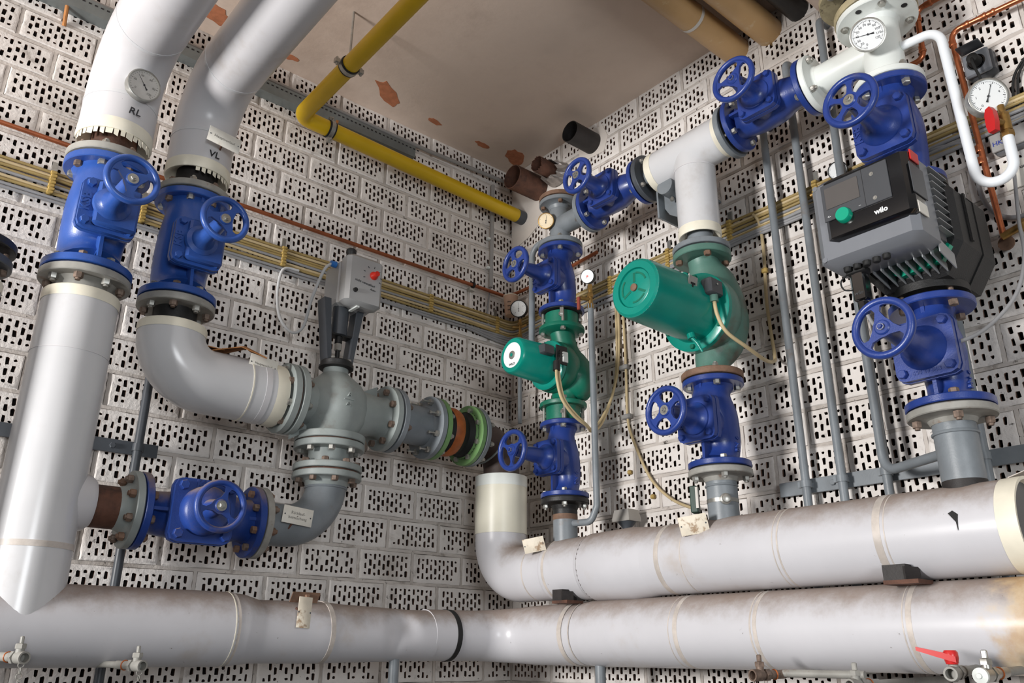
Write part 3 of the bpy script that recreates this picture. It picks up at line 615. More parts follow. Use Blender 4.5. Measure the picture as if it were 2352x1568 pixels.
# ================================================================ upper and lower headers
UX = -.27; UZ = 1.783; UR = .110
t = thing('supply_header', 'upper grey jacketed header pipe along the right wall, carrying the pump risers', 'pipe', (UX, -1.2, UZ-UR))
MB().tube(arc([(UX, MY, 2.17), (UX, MY, UZ), (UX, -.62, UZ)], .14, 14), .104, 48).build('elbow_jacket', HEADER, t)
MB().tube([(UX, -.60, UZ), (UX, -2.180, UZ)], UR, 48).build('jacket', HEADER, t)
MB().lathe((UX, -.78, UZ), -Y, [(0, UR), (.02, UR+.006), (.2, UR+.009), (.3, UR)], 48, (False, False)).build('lifted_sheet', HEADER, t)
MB().lathe((UX, MY, 1.945), Z, [(0, .103), (0, .1065), (.19, .1065), (.19, .103)], 48, (False, False)).build('ivory_sleeve', IVORY, t)
MB().lathe((UX, MY, 2.135), Z, [(0, .105), (0, .1075), (.045, .1075), (.048, .099), (.048, .075)], 48, (False, False)).build('sleeve_cap', WHITE, t)
for y, w in ((-.50, .006), (-.62, .012), (-1.15, .018), (-1.245, .003), (-1.57, .003), (-1.585, .005), (-1.87, .02), (-1.89, .003)): band(t, (UX, y, UZ), Y, UR if y < -.6 else .104, w, SEAM, h=.0008)
band(t, (UX, -.80, UZ), Y, UR+.005, .003, BROWNP, h=.001)
MB().lathe((UX, -2.152, UZ), -Y, [(0, UR+.001), (.03, UR+.002), (.045, UR+.002), (.045, UR-.006), (.026, UR-.012)], 48, (False, False)).build('end_edge', CREAM, t)
MB().lathe((UX, -2.178, UZ), -Y, [(0, UR-.004), (.006, UR-.004)], 48).build('end_cap', PLASD, t)
MB().add([(UX-.03, -2.17, UZ+.108), (UX+.05, -2.12, UZ+.105), (UX+.06, -2.19, UZ+.125), (UX-.005, -2.215, UZ+.128)], [[0, 1, 2, 3]]).build('peeling_flap', SEAM, t, ang=0).modifiers.new('thick', 'SOLIDIFY').thickness = .002
MB().add([(UX-.1085, -2.05, UZ+.030), (UX-.1115, -2.066, UZ+.008), (UX-.113, -2.068, UZ-.012), (UX-.1085, -2.072, UZ+.026), (UX-.106, -2.06, UZ+.036)], [[0, 1, 2, 3, 4]]).build('torn_hole', RUBBER, t, ang=0).modifiers.new('thick', 'SOLIDIFY').thickness = .002
LR = .107; LZ = 1.562; LY = -.31
t = thing('return_header', 'lower grey jacketed header pipe running along both walls at the picture bottom', 'pipe', (-.27, -.31, LZ-LR))
MB().tube([(-2.85, LY, LZ), (-1.40, LY, LZ)], LR, 48).build('jacket', HEADER, t)
ys = [(-1.41, LR), (-1.36, LR-.004), (-1.31, LR-.014), (-1.22, LR-.013), (-1.10, LR-.012), (-1.0, LR-.016), (-.86, LR-.019), (-.74, LR-.022), (-.66, LR-.021)]
fine = [(p[0]+(q[0]-p[0])*k/8, p[1]+(q[1]-p[1])*k/8) for p, q in zip(ys, ys[1:]) for k in range(8)]+[ys[-1]]
b = MB().tube([(x, LY, LZ+(q-LR)*.4) for x, q in fine], [q for x, q in fine], 96)
for v in b.v:                                  # the knocked-in dent of the jacket
    for cx, cz, rx, rz, dp in ((-.80, 1.585, .055, .05, .020), (-.74, 1.60, .03, .04, -.006), (-.835, 1.545, .02, .05, .010), (-.93, 1.60, .06, .03, .006)):
        if v.y < LY: v.y += dp*math.exp(-((v.x-cx)/rx)**2-((v.z-cz)/rz)**2)
b.build('dented_jacket', HEADER, t)
pc = arc([(-.67, LY, LZ-.006), (-.27, LY, LZ-.004), (-.27, -.80, LZ)], .17, 12)
MB().tube(pc, [.087+.018*i/(len(pc)-1) for i in range(len(pc))], 48).build('elbow_jacket', HEADER, t)
MB().tube([(-.27, -.78, LZ), (-.27, -2.8, LZ)], LR, 48).build('jacket', STAIN, t)
band(t, (-1.407, LY, LZ), X, LR, .003, CREAM, h=.001); band(t, (-1.397, LY, LZ), X, LR-.001, .010, h=.001); band(t, (-1.08, LY, LZ-.004), X, LR-.012, .016)
for y, w in ((-.70, .02), (-.745, .004), (-1.18, .003), (-1.205, .016), (-1.47, .005), (-1.485, .012), (-1.90, .003), (-1.915, .014)): band(t, (-.27, y, LZ), Y, LR, w, SEAM, h=.0008)
MB().lathe((-.58, LY, LZ-.006), X, [(0, .087), (0, .0895), (.02, .0895), (.02, .087)], 40, (False, False)).build('black_strip', RUBBER, t)
MB().box((-1.17, LY-.055, LZ+.098), (.095, .004, .035), axes((.0, -.55, .83), X)).build('clamp_plate', RUSTL, t)
ring_bolts(t, (-1.165, LY-.058, LZ+.1), (0, -.83, .55), .001, 1, 0, .008, .006, RUSTL, False)
for y, s in ((-.70, 1), (-1.90, 1.15)):
    b = thing('pipe_support', ('small' if s == 1 else 'larger') + ' black steel saddle between the two headers ' + ('near the corner' if s == 1 else 'on the right'), 'support', (-.335, y, 1.66), 'header support saddles')
    MB().box((-.345, y, 1.685), (.07, .05*s, .042)).build('block', SOOT, b); MB().box((-.345, y-.015, 1.664), (.08, .075*s, .010)).build('foot_plate', RUST, b); MB().box((-.36, y-.03*s, 1.685), (.006, .045*s, .03), axes(Z, (.3, 1, 0))).build('gusset', SOOT, b)
for s, (x, y) in (('left', (-.80, -.33)), ('right', (-.28, -.80))):
    MB().cyl((x, y, 0), (x, y, 1.48), .018, n=16).single('header_leg', GREY, 'thin grey pipe leg under the lower header, ' + ('below the dented left run' if s == 'left' else 'right of the corner'), 'support', 'header legs')
plate('small stained plate on the upper header beside the corner riser', (-.385, -.585, 1.868), (.45, -1, .15), (-.25, -.2, 1), .085, .052, PLATED, None, .012, [(-.335, -.57, 1.865)])
plate('large stained plate on the upper header below the middle riser', (-.375, -1.303, 1.866), (.30, -1, .10), (-.25, -.2, 1), .092, .058, PLATED, None, .012, [(-.33, -1.30, 1.87)])
plate('upright stained plate hanging on the lower header left of the dent', (-1.198, -.425, 1.612), (1, .02, -.06), (-.12, .05, 1), .046, .092, PLATED, None, .01, [(-1.21, -.39, 1.625)])

# ================================================================ right wall, first riser (next to the corner)
A = (-.27, -.633); KREF = (-.65, -.76, 0)
cm = dict(bref=(-.65, -.76, 0)); CREF = (-1, .0, 0)
def at(p, z): return (p[0], p[1], z)
t = thing('riser_stub', 'grey stub with black flange joining the first riser to the upper header', 'pipe', at(A, 1.88))
MB().cyl(at(A, 1.86), at(A, 1.975), .046, n=28).build('pipe', GREY, t); MB().cyl(at(A, 1.972), at(A, 2.01), .046, n=28).build('pipe_neck', BLACK, t)
flange(t, at(A, 2.040), Z, .092, .019, BLACK, (.047, .02)); MB().lathe(at(A, 1.963), Z, [(0, .0468), (.012, .0475), (.02, .0468)], 28, (False, False)).build('rust_ring', RUSTL, t)
# in the valve frame: local X = -x of the room (wheel), local Y = z x (-x) = -y ; bolts straddle towards the camera
VB = dict(bref=(1, 1, 0))
valve('lower blue valve of the first pump riser, beside the corner', at(A, 2.19), Z, -X, .291, .092, .018, .046, 4, 0, .078, .262, .066, 'N3', m=BLUE, grip=.042, r_b=.0105, tilt=.5, cast='KSB', side='PN 6', **VB)
def green_pump(label, p, z0, z1, rfl, vol_r, ml, mr, face):
    zc = (z0+z1)/2; t = thing('circulation_pump', label, 'pump', at(p, z0)); return t, zc
t, zc = green_pump('small green inline pump between the two corner valves', A, 2.34, 2.795, 0, 0, 0, 0, 0)
for z, s in ((2.34, 1), (2.794, -1)):
    MB().cyl(at(A, z), at(A, z+s*.058), .068, n=36).build('adapter_ring', GREEND, t)
    b = MB().lathe(at(A, z+s*.058), (0, 0, s), [(0, .070), (0, .091), (.004, .093), (.016, .093), (.019, .088), (.028, .052)], 40); f = b.build('flange', GREEND, t)
    ring_bolts(f, at(A, z+s*.078), (0, 0, s), .076, 4, 0, .011, .085, STEEL, ref=(-.65, -.76, 0))
zc = 2.556
b = MB(); b.tube(spline([at(A, 2.415), (-.258, -.633, 2.46), (-.225, -.65, 2.50), (-.225, -.65, 2.56), (-.25, -.64, 2.63), at(A, 2.72)], 5), [.052, .050, .048, .048, .05, .054, .06, .066, .072, .078, .082, .086, .09, .088, .084, .078, .072, .066, .062, .056, .052, .049, .048, .048, .049, .050][:26], 32)
b.lathe((-.345, -.64, zc), X, [(0, .098), (.014, .104), (.03, .104), (.06, .096), (.11, .07), (.13, .03)], 40); b.build('volute', GREEND, t)
MB().lathe((-.352, -.64, zc), -X, [(-.004, .100), (.010, .100), (.014, .096), (.016, .083)], 40).build('motor_flange', GREEN, t)
MB().lathe((-.355, -.64, zc), -X, [(0, .082), (.02, .078), (.178, .072), (.186, .066)], 40).build('motor_housing', GREEN, t)
lb = MB().lathe((-.541, -.64, zc), -X, [(0, .050), (.0012, .050)], 36).build('name_disc', GAUGEW, t)
MB().lathe((-.5421, -.64, zc), -X, [(0, .017), (.002, .016), (.003, .012)], 24).build('vent_screw', STEEL, lb); MB().lathe((-.5421, -.64, zc), -X, [(0, .008), (.004, .007)], 20).build('screw_plug', GREEN, lb)
text('WILO', .013, (-.5425, -.64, zc-.037), -Y, Z, INK, lb, 'logo', .0002, .0004)
tb = MB().box((-.44, -.722, zc+.022), (.055, .035, .038), None, .004).build('terminal_box', PLASD, t)
ob = MB().box((-.376, -.738, zc+.012), (.058, .006, .075), None, .002).build('open_terminal', BLACK, t)
MB().box((-.36, -.743, zc+.006), (.026, .006, .042), None, .001).build('terminal_strip', WHITE, ob)
for i in range(3): MB().tube(spline([(-.385, -.742, zc+.03-.012*i), (-.392, -.752, zc+.005), (-.40, -.746, zc-.02)], 4), .0022, 6).build('wire', BLACK, ob)
MB().cyl((-.405, -.742, zc-.022), (-.41, -.745, zc-.06), .014, n=14).build('cable_gland', BLACK, t)
for i, (dx, lab) in enumerate(((0, 'left of the two beige cables hanging from the small green pump'), (.014, 'right of the two beige cables hanging from the small green pump'))):
    MB().tube(spline([(-.412+dx, -.746, zc-.055), (-.415+dx, -.752, zc-.10), (-.395+dx, -.755, zc-.17), (-.34+dx*.6, -.76, zc-.225+.008*i), (-.27, -.755, zc-.250+.004*i), (-.20, -.72, zc-.255+.01*i), (-.12, -.70, zc-.20+.02*i), (-.05, -.70, zc-.06), (-.018, -.712+.012*i, zc+.10), (-.014, -.715+.012*i, 2.93)], 7), .0055, 9).single('cable', CABLEB, lab, 'cable', 'pump cables')
valve('upper blue valve of the first pump riser, above the small green pump', at(A, 2.948), Z, -X, .292, .094, .018, .046, 4, 0, .076, .250, .066, 'W4', m=BLUE, grip=.042, r_b=.0105, tilt=.3, cast='KSB', **VB)
HZ = 3.207
t = thing('pipe_tee', 'dark grey flanged tee at the top of the first riser', 'pipe', at(A, 3.1))
b = MB().cyl(at(A, 3.11), at(A, 3.30), .043, n=32); b.cyl((A[0], A[1], HZ), (A[0], -.79, HZ), .043, n=32); b.build('body', GREY, t)
flange(t, at(A, 3.100), -Z, .094, .020, GREY); f = flange(t, at(A, 3.318), Z, .088, .018, GREY, (.044, .02))
ring_bolts(f, at(A, 3.30), -Z, .07, 4, 0, .010, .03, RUSTL, False, ref=(-.65, -.76, 0))
MB().lathe(at(A, 3.322), Z, [(0, .088), (.018, .088), (.020, .084)], 40).build('blind_cover', RUSTL, t)
flange(t, (A[0], -.818, HZ), -Y, .092, .020, GREY)
gauge('small yellowed round thermometer on the dark grey tee', (-.345, -.625, 3.212), (-.72, -.45, -.25), Z, .034, .03, GAUGEY, BRASS, 80, None, 20, name='pipe_thermometer', cat='thermometer')
valve('blue valve lying on the overhead line just right of the dark tee', (A[0], -.965, HZ+.003), -Y, -X, .290, .092, .018, .046, 4, math.pi/4, .074, .225, .066, 'W4', m=BLUE, grip=.042, r_b=.0105, tilt=.9, cast=None, oz=0)
MB().tube(arc([(-.28, -.60, 3.165), (-.285, -.47, 3.165), (-.29, -.47, 2.60)], .055, 6), .0135, 14).single('bypass_tube', GREY, 'thin grey bent tube dropping from the tee beside the upper corner valve', 'pipe')
# overhead line, jacketed tee above the middle riser
B = (-.27, -1.342)
t = thing('insulated_tee', 'grey jacketed tee joining the overhead line and the middle riser', 'pipe', at(B, 2.87))
MB().tube([(UX, -1.185, 3.212), (UX, -1.487, 3.222)], .078, 44).build('horizontal_jacket', JACKETC, t)
MB().tube(arc([(UX, -1.36, 3.217), at(B, 3.20), at(B, 2.885)], .012, 2), .0735, 44).build('vertical_jacket', JACKETC, t)
band(t, at(B, 3.135), Z, .0735, .004, JACKET)
collar(t, (UX, -1.197, 3.212), Y, .079, .03); collar(t, (UX, -1.475, 3.221), -Y, .079, .03); collar(t, at(B, 2.90), -Z, .0745, .034)
b = MB().cyl((UX, -1.13, 3.209), (UX, -1.2, 3.209), .043, n=28); b.build('bare_pipe', GREY, t); MB().cyl((UX, -1.48, 3.22), (UX, -1.52, 3.222), .043, n=28).build('bare_pipe', GREY, t); MB().cyl(at(B, 2.82), at(B, 2.92), .045, n=28).build('bare_pipe', GREY, t)
flange(t, (UX, -1.118, 3.21), Y, .095, .020, DKGREY); f = flange(t, (UX, -1.519, 3.222), -Y, .098, .020, GREY); flange(t, at(B, 2.806), -Z, .1, .020, GREY)
t = thing('pipe_bracket', 'grey welded steel bracket under the overhead line behind the jacketed tee', 'bracket', (-.2, -1.21, 3.0))
MB().prism([(-1.13, 3.14), (-1.18, 3.165), (-1.30, 3.14), (-1.32, 3.02), (-1.27, 2.985), (-1.19, 3.04)], (-.235, 0, 0), Y, Z, (.012, 0, 0)).build('plate', GREY, t)
MB().box((-.14, -1.22, 3.145), (.26, .10, .010), axes(Z, (1, 0, 0))).build('shelf', GREY, t); MB().box((-.14, -1.165, 3.085), (.26, .008, .12)).build('web', GREY, t)
MB().cyl((-.30, -1.225, 3.125), (-.16, -1.225, 3.125), .035, n=24).build('saddle', GREY, t)
ring_bolts(t, (-.26, -1.225, 3.085), -Z, .001, 1, 0, .009, .05, STEEL)
valve('blue valve on the overhead line between jacketed tee and white tee', (UX, -1.678, 3.232), -Y, -X, .292, .098, .019, .050, 4, math.pi/4, .079, .222, .070, 'Y', m=BLUE, grip=.044, r_b=.011, tilt=.45, cast=None)
gauge('small round white gauge peeking out left of the pump display', (-.055, -1.765, 3.032), (-1, -.25, -.2), Z, .032, .03, GAUGEW, BLACK, 60, None, 20, red=True)
MB().tube([(-.05, -1.765, 3.0), (-.05, -1.70, 2.985), (-.05, -1.655, 2.985)], .006, 8).single('gauge_tube', BRASS, 'short brass tube feeding the small gauge left of the pump display', 'pipe')

# ================================================================ right wall, middle riser with the large green pump
t = thing('riser_stub', 'grey stub with strapped sensor joining the middle riser to the upper header', 'pipe', at(B, 1.88))
MB().cyl(at(B, 1.86), at(B, 2.01), .048, n=32).build('pipe', GREY, t); flange(t, at(B, 2.041), Z, .1, .020, GREYF, (.049, .018))
MB().torus(at(B, 1.99), Z, .0485, .0035, 36, 8).build('weld_bead', GREY, t)
MB().lathe(at(B, 1.937), Z, [(0, .0475), (0, .0495), (.012, .0495), (.012, .0475)], 32, (False, False)).build('strap', STEEL, t)
d = V((-.70, -.71, 0)); MB().lathe(V(at(B, 1.943))+d*.047, d, [(0, .017), (.012, .017), (.014, .013), (.022, .012), (.024, .005)], 20).build('strap_screw', STEEL, t)
t = thing('pipe_sensor', 'dark green contact sensor box strapped to the middle riser stub', 'sensor', (-.30, -1.265, 1.90))
MB().box((-.305, -1.262, 1.955), (.035, .024, .085), axes(Z, (.9, .4, 0)), .003).build('box', GREENBOX, t); MB().box((-.318, -1.281, 1.958), (.012, .008, .066), axes(Z, (.9, .4, 0))).build('clip', SENSOR, t)
valve('blue valve of the middle riser below the large green pump', at(B, 2.191), Z, -X, .290, .099, .019, .055, 4, 0, .078, .252, .072, 'W4', m=BLUE, grip=.044, r_b=.011, tilt=.6, cast='KSB', side='PN 6', **VB)
t = thing('circulation_pump', 'large green pump with long barrel motor on the middle riser', 'pump', at(B, 2.34))
zc = 2.565
f = flange(t, at(B, 2.340), -Z, .101, .022, RUSTL); f = flange(t, at(B, 2.800), Z, .100, .024, GREENP)
ring_bolts(f, at(B, 2.776), -Z, .08, 4, 0, .0125, .05, RUSTL, False, ref=(-.65, -.76, 0))
b = MB(); pp = spline([at(B, 2.362), (-.255, -1.342, 2.42), (-.225, -1.36, 2.49), (-.215, -1.365, 2.57), (-.23, -1.355, 2.68), (-.255, -1.345, 2.74), at(B, 2.785)], 5)
b.tube(pp, [.052+.035*math.sin(math.pi*min(1, max(0, (i-2)/(len(pp)-5))))**1.3 for i in range(len(pp))], 36)
b.lathe((-.335, -1.345, zc), X, [(0, .132), (.012, .136), (.035, .136), (.065, .130), (.10, .112), (.13, .08), (.145, .03)], 44); b.build('volute', GREENP, t)
mf = MB().lathe((-.33, -1.345, zc), -X, [(-.006, .136), (.010, .136), (.013, .132), (.014, .104)], 44).build('motor_flange', GREEN, t)
ring_bolts(mf, (-.343, -1.345, zc), -X, .121, 6, .4, .009, .01, GREEND, False)
MB().lathe((-.335, -1.345, zc), -X, [(0, .108), (.02, .104), (.285, .099), (.302, .096), (.309, .088), (.309, .066), (.301, .064), (.301, .03)], 48).build('motor_barrel', GREEN, t)
cap = MB().lathe((-.636, -1.345, zc), -X, [(0, .0635), (.0035, .063), (.005, .060)], 40).build('end_cover', GREEN, t)
for a in (0, 1, 2):
    b = MB()
    for i in range(10):
        pass
    a0 = math.radians(100+a*120); pts = []
    rad = [(math.cos(a0+math.radians(6*i)), math.sin(a0+math.radians(6*i))) for i in range(11)]
    MB().prism([(p[0]*.052, p[1]*.052) for p in rad]+[(p[0]*.046, p[1]*.046) for p in rad[::-1]], (-.6405, -1.345, zc), Y, Z, (-.002, 0, 0)).build('embossed_arc', GREEND, cap)
    e = (math.cos(a0-.15), math.sin(a0-.15)); q = (-e[1], e[0])
    MB().prism([(e[0]*.018-q[0]*.004, e[1]*.018-q[1]*.004), (e[0]*.05-q[0]*.004, e[1]*.05-q[1]*.004), (e[0]*.05+q[0]*.004, e[1]*.05+q[1]*.004), (e[0]*.018+q[0]*.004, e[1]*.018+q[1]*.004)], (-.6405, -1.345, zc), Y, Z, (-.0015, 0, 0)).build('embossed_bar', GREEND, cap)
MB().lathe((-.641, -1.345, zc), -X, [(0, .0125), (.006, .0125), (.008, .009)], 20).build('vent_screw', RUSTL, cap)
MB().torus((-.636, -1.345, zc), X, .0935, .0025, 44, 6).build('worn_edge', GREYF, t)
bx = MB().box((-.385, -1.452, zc+.038), (.066, .040, .056), None, .005).build('terminal_box', PLASD, t)
MB().lathe((-.385, -1.474, zc+.045), -Y, [(0, .004), (.002, .003)], 10).build('screw', STEEL, bx); MB().cyl((-.385, -1.455, zc+.012), (-.385, -1.456, zc-.012), .014, n=16).build('cable_gland', GREENP, bx)
pl = MB().box((-.475, -1.4425, zc+.028), (.042, .003, .052), axes((0, -.25, 1), X)).build('rating_plate', GREYF, t); MB().box((-.475, -1.4448, zc+.030), (.022, .002, .006), axes((0, -.25, 1), X)).build('rating_mark', INK, pl); MB().box((-.478, -1.4448, zc+.018), (.006, .002, .016), axes((0, -.25, 1), X)).build('rating_mark', INK, pl)
MB().torus((-.375, -1.335, zc+.118), (1, 0, 0), .016, .0055, 24, 8).build('lifting_eye', GREEN, t)
b = MB().cyl((-.40, -1.365, zc-.098), (-.40, -1.37, zc-.118), .014, n=14); b.tube([(-.40, -1.37, zc-.115), (-.395, -1.385, zc-.135), (-.385, -1.395, zc-.165)], [.007, .006, .004], 10); b.build('drain_spout', GREEN, t)
MB().tube(spline([(-.385, -1.456, zc-.008), (-.383, -1.462, zc-.06), (-.36, -1.475, zc-.115), (-.28, -1.49, zc-.15), (-.16, -1.48, zc-.165), (-.06, -1.45, zc-.135), (-.025, -1.432, zc-.09), (-.016, -1.42, zc+.1), (-.014, -1.43, zc+.30), (-.014, -1.425, zc+.42), (-.016, -1.405, zc+.465)], 7), .0062, 10).single('cable', CABLEB, 'beige cable looping from the large green pump to the wall on its right', 'cable')
MB().box((-.018, -1.428, zc+.225), (.016, .022, .02), None, .003).single('cable_clip', CLAMPY, 'small beige clip holding the large pump cable on the wall', 'clip')

# ================================================================ right wall, third riser with the electronic pump
Cc = (-.27, -2.06)
t = thing('riser_stub', 'wide grey stub with weld seam joining the right riser to the upper header', 'pipe', at(Cc, 1.88))
MB().cyl(at(Cc, 1.885), at(Cc, 2.05), .0515, n=36).build('pipe', GREY, t); MB().lathe(at(Cc, 1.872), Z, [(0, .0525), (.030, .0522)], 36, (False, False)).build('unpainted_ring', SOOT, t)
MB().torus(at(Cc, 2.022), Z, .052, .0045, 36, 8).build('weld_bead', GREY, t); flange(t, at(Cc, 2.082), Z, .107, .020, GREYF, (.053, .016))
valve('blue valve of the right riser below the electronic pump', at(Cc, 2.232), Z, -X, .292, .107, .020, .048, 4, -.25, .078, .310, .080, 'Y', m=BLUE, grip=.046, r_b=.0125, tilt=-.35, cast=None, cast2='650 19 303', side='PN 6', bm=BOLTR, **VB)
t = thing('electronic_pump', 'modern pump with black foam shell and grey display head on the right riser', 'pump', at(Cc, 2.38))
PZ = 2.565; PYc = -2.065
def shell(r, zb, zt, ch, xa, xb):
    o = [(-1, -.55), (-.55, -1), (.55, -1), (1, -.55), (1, .55), (.55, 1), (-.55, 1), (-1, .55)]
    return o
o8 = [(xa*.135, za*.155) for xa, za in [(-1, -.5), (-.62, -1), (.62, -1), (1, -.5), (1, .5), (.62, 1), (-.62, 1), (-1, .5)]]
b = MB(); ring = lambda s, x: [V((x, PYc-p[0]*s, PZ+p[1]*s)) for p in o8]
b.rings([ring(.9, -.375), ring(1, -.355), ring(1, -.24)]); fs = b.build('front_shell', SHELL, t, ang=25)
b = MB(); b.rings([ring(1.02, -.236), ring(1.02, -.16), ring(.80, -.10)]); b.build('rear_shell', SHELL, t, ang=25)
MB().box((-.30, PYc-.139, PZ+.01), (.012, .006, .14)).build('shell_rib', SHELL, fs); MB().box((-.34, PYc-.02, PZ-.158), (.03, .05, .010)).build('shell_clip', SHELL, fs)
for z, s in ((2.392, 1), (2.735, -1)):
    MB().lathe(at(Cc, z), (0, 0, s), [(0, .1), (.022, .1), (.026, .075), (.06, .065)], 40).build('flange', BLACK, t)
mt = MB().lathe((-.37, PYc+.005, PZ-.012), -X, [(-.03, .11), (0, .11), (.006, .104), (.03, .085), (.13, .08)], 40).build('motor', GREENW, t)
b = MB().prism([(-.13, -.04), (-.02, -.125), (.09, -.115), (.115, -.08), (.05, .0), (-.1, .0)], (-.395, PYc, PZ-.012), -Y, Z, (.02, 0, 0)); mfl = b.build('motor_flange', GREENW, t)
ring_bolts(mfl, (-.395, PYc+.068, PZ-.083), -X, .001, 1, 0, .010, .012, STEEL, False)
# electronics head
hx0, hx1 = -.565, -.43; y0, y1 = -1.915, -2.180; z0, z1 = 2.442, 2.698; yc = (y0+y1)/2; zc = (z0+z1)/2
hs = MB().box(((hx0+hx1)/2, yc, zc), (hx1-hx0, y0-y1, z1-z0), None, .018).build('electronics_case', PLASG, t)
pa, pb, qa, qb = y0-.036, y1-.004, z0+.056, z1-.010
hf = MB().box((hx0+.030, (pa+pb)/2, (qa+qb)/2), (.085, pa-pb, qb-qa), None, .014).build('black_front', PLASB, t)
xf = hx0-.0125
pn = MB().box((xf-.0015, yc+.002, zc+.044), (.004, .180, .108), None, .0015).build('keypad_panel', PLASD, hf)
MB().box((xf-.0045, yc+.036, zc+.054), (.002, .092, .062), None, .0008).build('display', SCREEN, hf)
MB().box((xf-.0036, yc-.022, zc+.044), (.0008, .0012, .106)).build('panel_joint', INK, pn)
kn = MB().lathe((xf, yc+.038, zc-.010), -X, [(0, .021), (.013, .0195), (.016, .018)], 32).build('green_knob', GREENW, hf)
for dz in (.073, .004): MB().lathe((xf-.0035, yc-.047, zc+dz), -X, [(0, .0055), (.001, .0055), (.001, .003), (.003, .003)], 12).build('panel_screw', STEEL, pn)
text('wilo', .020, (xf-.0006, yc-.055, zc-.034), (0, -1, 0), Z, GAUGEW, hf, 'logo', .0006, .0006)
for y, s in ((yc+.078, '<-'), (yc-.006, '...')): text(s, .010, (xf-.0038, y, zc+.002), (0, -1, 0), Z, GAUGEW, pn, 'key_symbol', .0003)
MB().box((hx0+.030, pb-.002, z1-.030), (.045, .004, .030), axes((.1, 0, 1), X), .001).build('red_tab', RED, hs)
MB().box((hx0+.030, pb-.0015, zc+.028), (.075, .003, .085), None, .001).build('side_panel', PLASD, hf)
MB().box((hx0+.030, pb-.001, qa+.022), (.05, .002, .032)).build('side_label', PLATE, hf)
for yy, zz in ((y0-.018, z1-.020), (y0-.018, z0+.022)): MB().lathe((hx0, yy, zz), -X, [(0, .007), (.001, .007), (.001, .0055)], 20).build('screw_cap', PLASG, hs)
for i in range(9): MB().box((-.40, y1+.012, z1-.022-.0215*i), (.10, .040, .0028), axes((.22, 0, 1), X)).build('cooling_fin', FIN, hs)
for i in range(9): MB().box((-.41, yc+.045-.0215*i, z0+.004), (.09, .0028, .040), axes(Z, (1, 0, -.22))).build('cooling_fin', FIN, hs)
MB().box((-.42, yc, zc), (.07, .255, .20), None, .01).build('heat_sink', PLASD, hs)
for i in range(5): MB().lathe((-.525, y0-.055-.026*i, z0), -Z, [(0, .0105), (.010, .0105), (.013, .008)], 8).build('cable_plug', RUBBER, hs)
pg = MB().box((-.50, y0-.072, z0-.055), (.034, .036, .08), None, .004).build('power_plug', PLASB, t); MB().box((-.50, y0-.070, z0-.11), (.024, .022, .045), None, .004).build('plug_sleeve', PLASB, pg); MB().box((-.50, y0-.07, z0-.010), (.04, .05, .02), None, .004).build('plug_socket', RUBBER, pg)
text('wilo', .014, (-.5176, y0-.072, z0-.075), (0, -1, 0), Z, PLASD, pg, 'logo', .0004)
MB().tube(spline([(-.51, y0-.05, z0-.01), (-.52, y0-.03, z0-.03), (-.52, y0-.035, z0-.055), (-.51, y0-.055, z0-.06)], 5), .0022, 8).build('plug_strap', RUBBER, pg)
MB().tube(spline([(-.50, -1.986, 2.335), (-.49, -1.995, 2.29), (-.46, -2.02, 2.25), (-.40, -2.06, 2.235), (-.34, -2.13, 2.235), (-.28, -2.19, 2.275), (-.20, -2.245, 2.37), (-.12, -2.262, 2.50), (-.07, -2.255, 2.62), (-.05, -2.262, 2.74), (-.04, -2.275, 2.88)], 7), .0052, 10).single('cable', CABLEG, 'light grey power cable sweeping from the pump plug up the right wall', 'cable')
valve('top right blue valve with five-spoke wheel above the electronic pump', at(Cc, 2.905), Z, -X, .342, .100, .020, .055, 4, -.2, .079, .280, .083, 'W5', m=BLUE, grip=.046, r_b=.0125, oz=-.003, tilt=.2, cast='KSB', **VB)
# white tee
t = thing('pipe_tee', 'white enamelled flanged tee above the top right valve', 'pipe', at(Cc, 3.08))
TZ = 3.232
b = MB().cyl(at(Cc, 3.10), at(Cc, 3.33), .058, n=40); b.tube(spline([(UX, -1.845, TZ), (UX, -1.90, TZ), (UX, -1.96, TZ), (UX, -2.05, TZ)], 4), .050, 36); b.build('body', WHITE, t)
flange(t, at(Cc, 3.079), -Z, .1, .020, WHITE); f = flange(t, at(Cc, 3.345), Z, .118, .020, WHITE, (.058, .02)); f2 = flange(t, (UX, -1.828, TZ), Y, .098, .020, WHITE, (.05, .015))
ring_bolts(f2, (UX, -1.848, TZ), -Y, .078, 4, math.pi/4, .011, .03, STEEL, False)
for i, a in enumerate((-110, -62, -20, 25, 70, 115, 160)):
    d = V((math.cos(math.radians(a-125)), math.sin(math.radians(a-125)), 0))
    if i in (1, 3): MB().lathe(V(at(Cc, 3.3255))+d*.094, -Z, [(0, .009), (.0015, .009)], 16).build('bolt_hole', INK, f)
    else: MB().lathe(V(at(Cc, 3.325))+d*.094, -Z, [(0, .013), (.002, .013), (.002, .0095), (.010, .009)], 6 if i % 2 else 16).build('bolt', STEEL, f)
t = thing('pipe_flange', 'dirty cream flange pair with dark bellows above the white tee', 'pipe', at(Cc, 3.35))
MB().lathe(at(Cc, 3.347), Z, [(0, .119), (.004, .121), (.022, .121), (.026, .117)], 44).build('lower_flange', CREAMW, t)
MB().lathe(at(Cc, 3.373), Z, [(0, .088), (.02, .095), (.05, .088), (.06, .085)], 40).build('bellows', BLACK, t)
MB().lathe((UX-.02, Cc[1]+.03, 3.425), Z, [(0, .121), (.022, .121), (.026, .117)], 44).build('upper_flange', CREAMW, t); MB().cyl((UX-.02, Cc[1]+.03, 3.45), (UX-.02, Cc[1]+.03, 3.62), .09, n=36).build('pipe', BLACK, t)
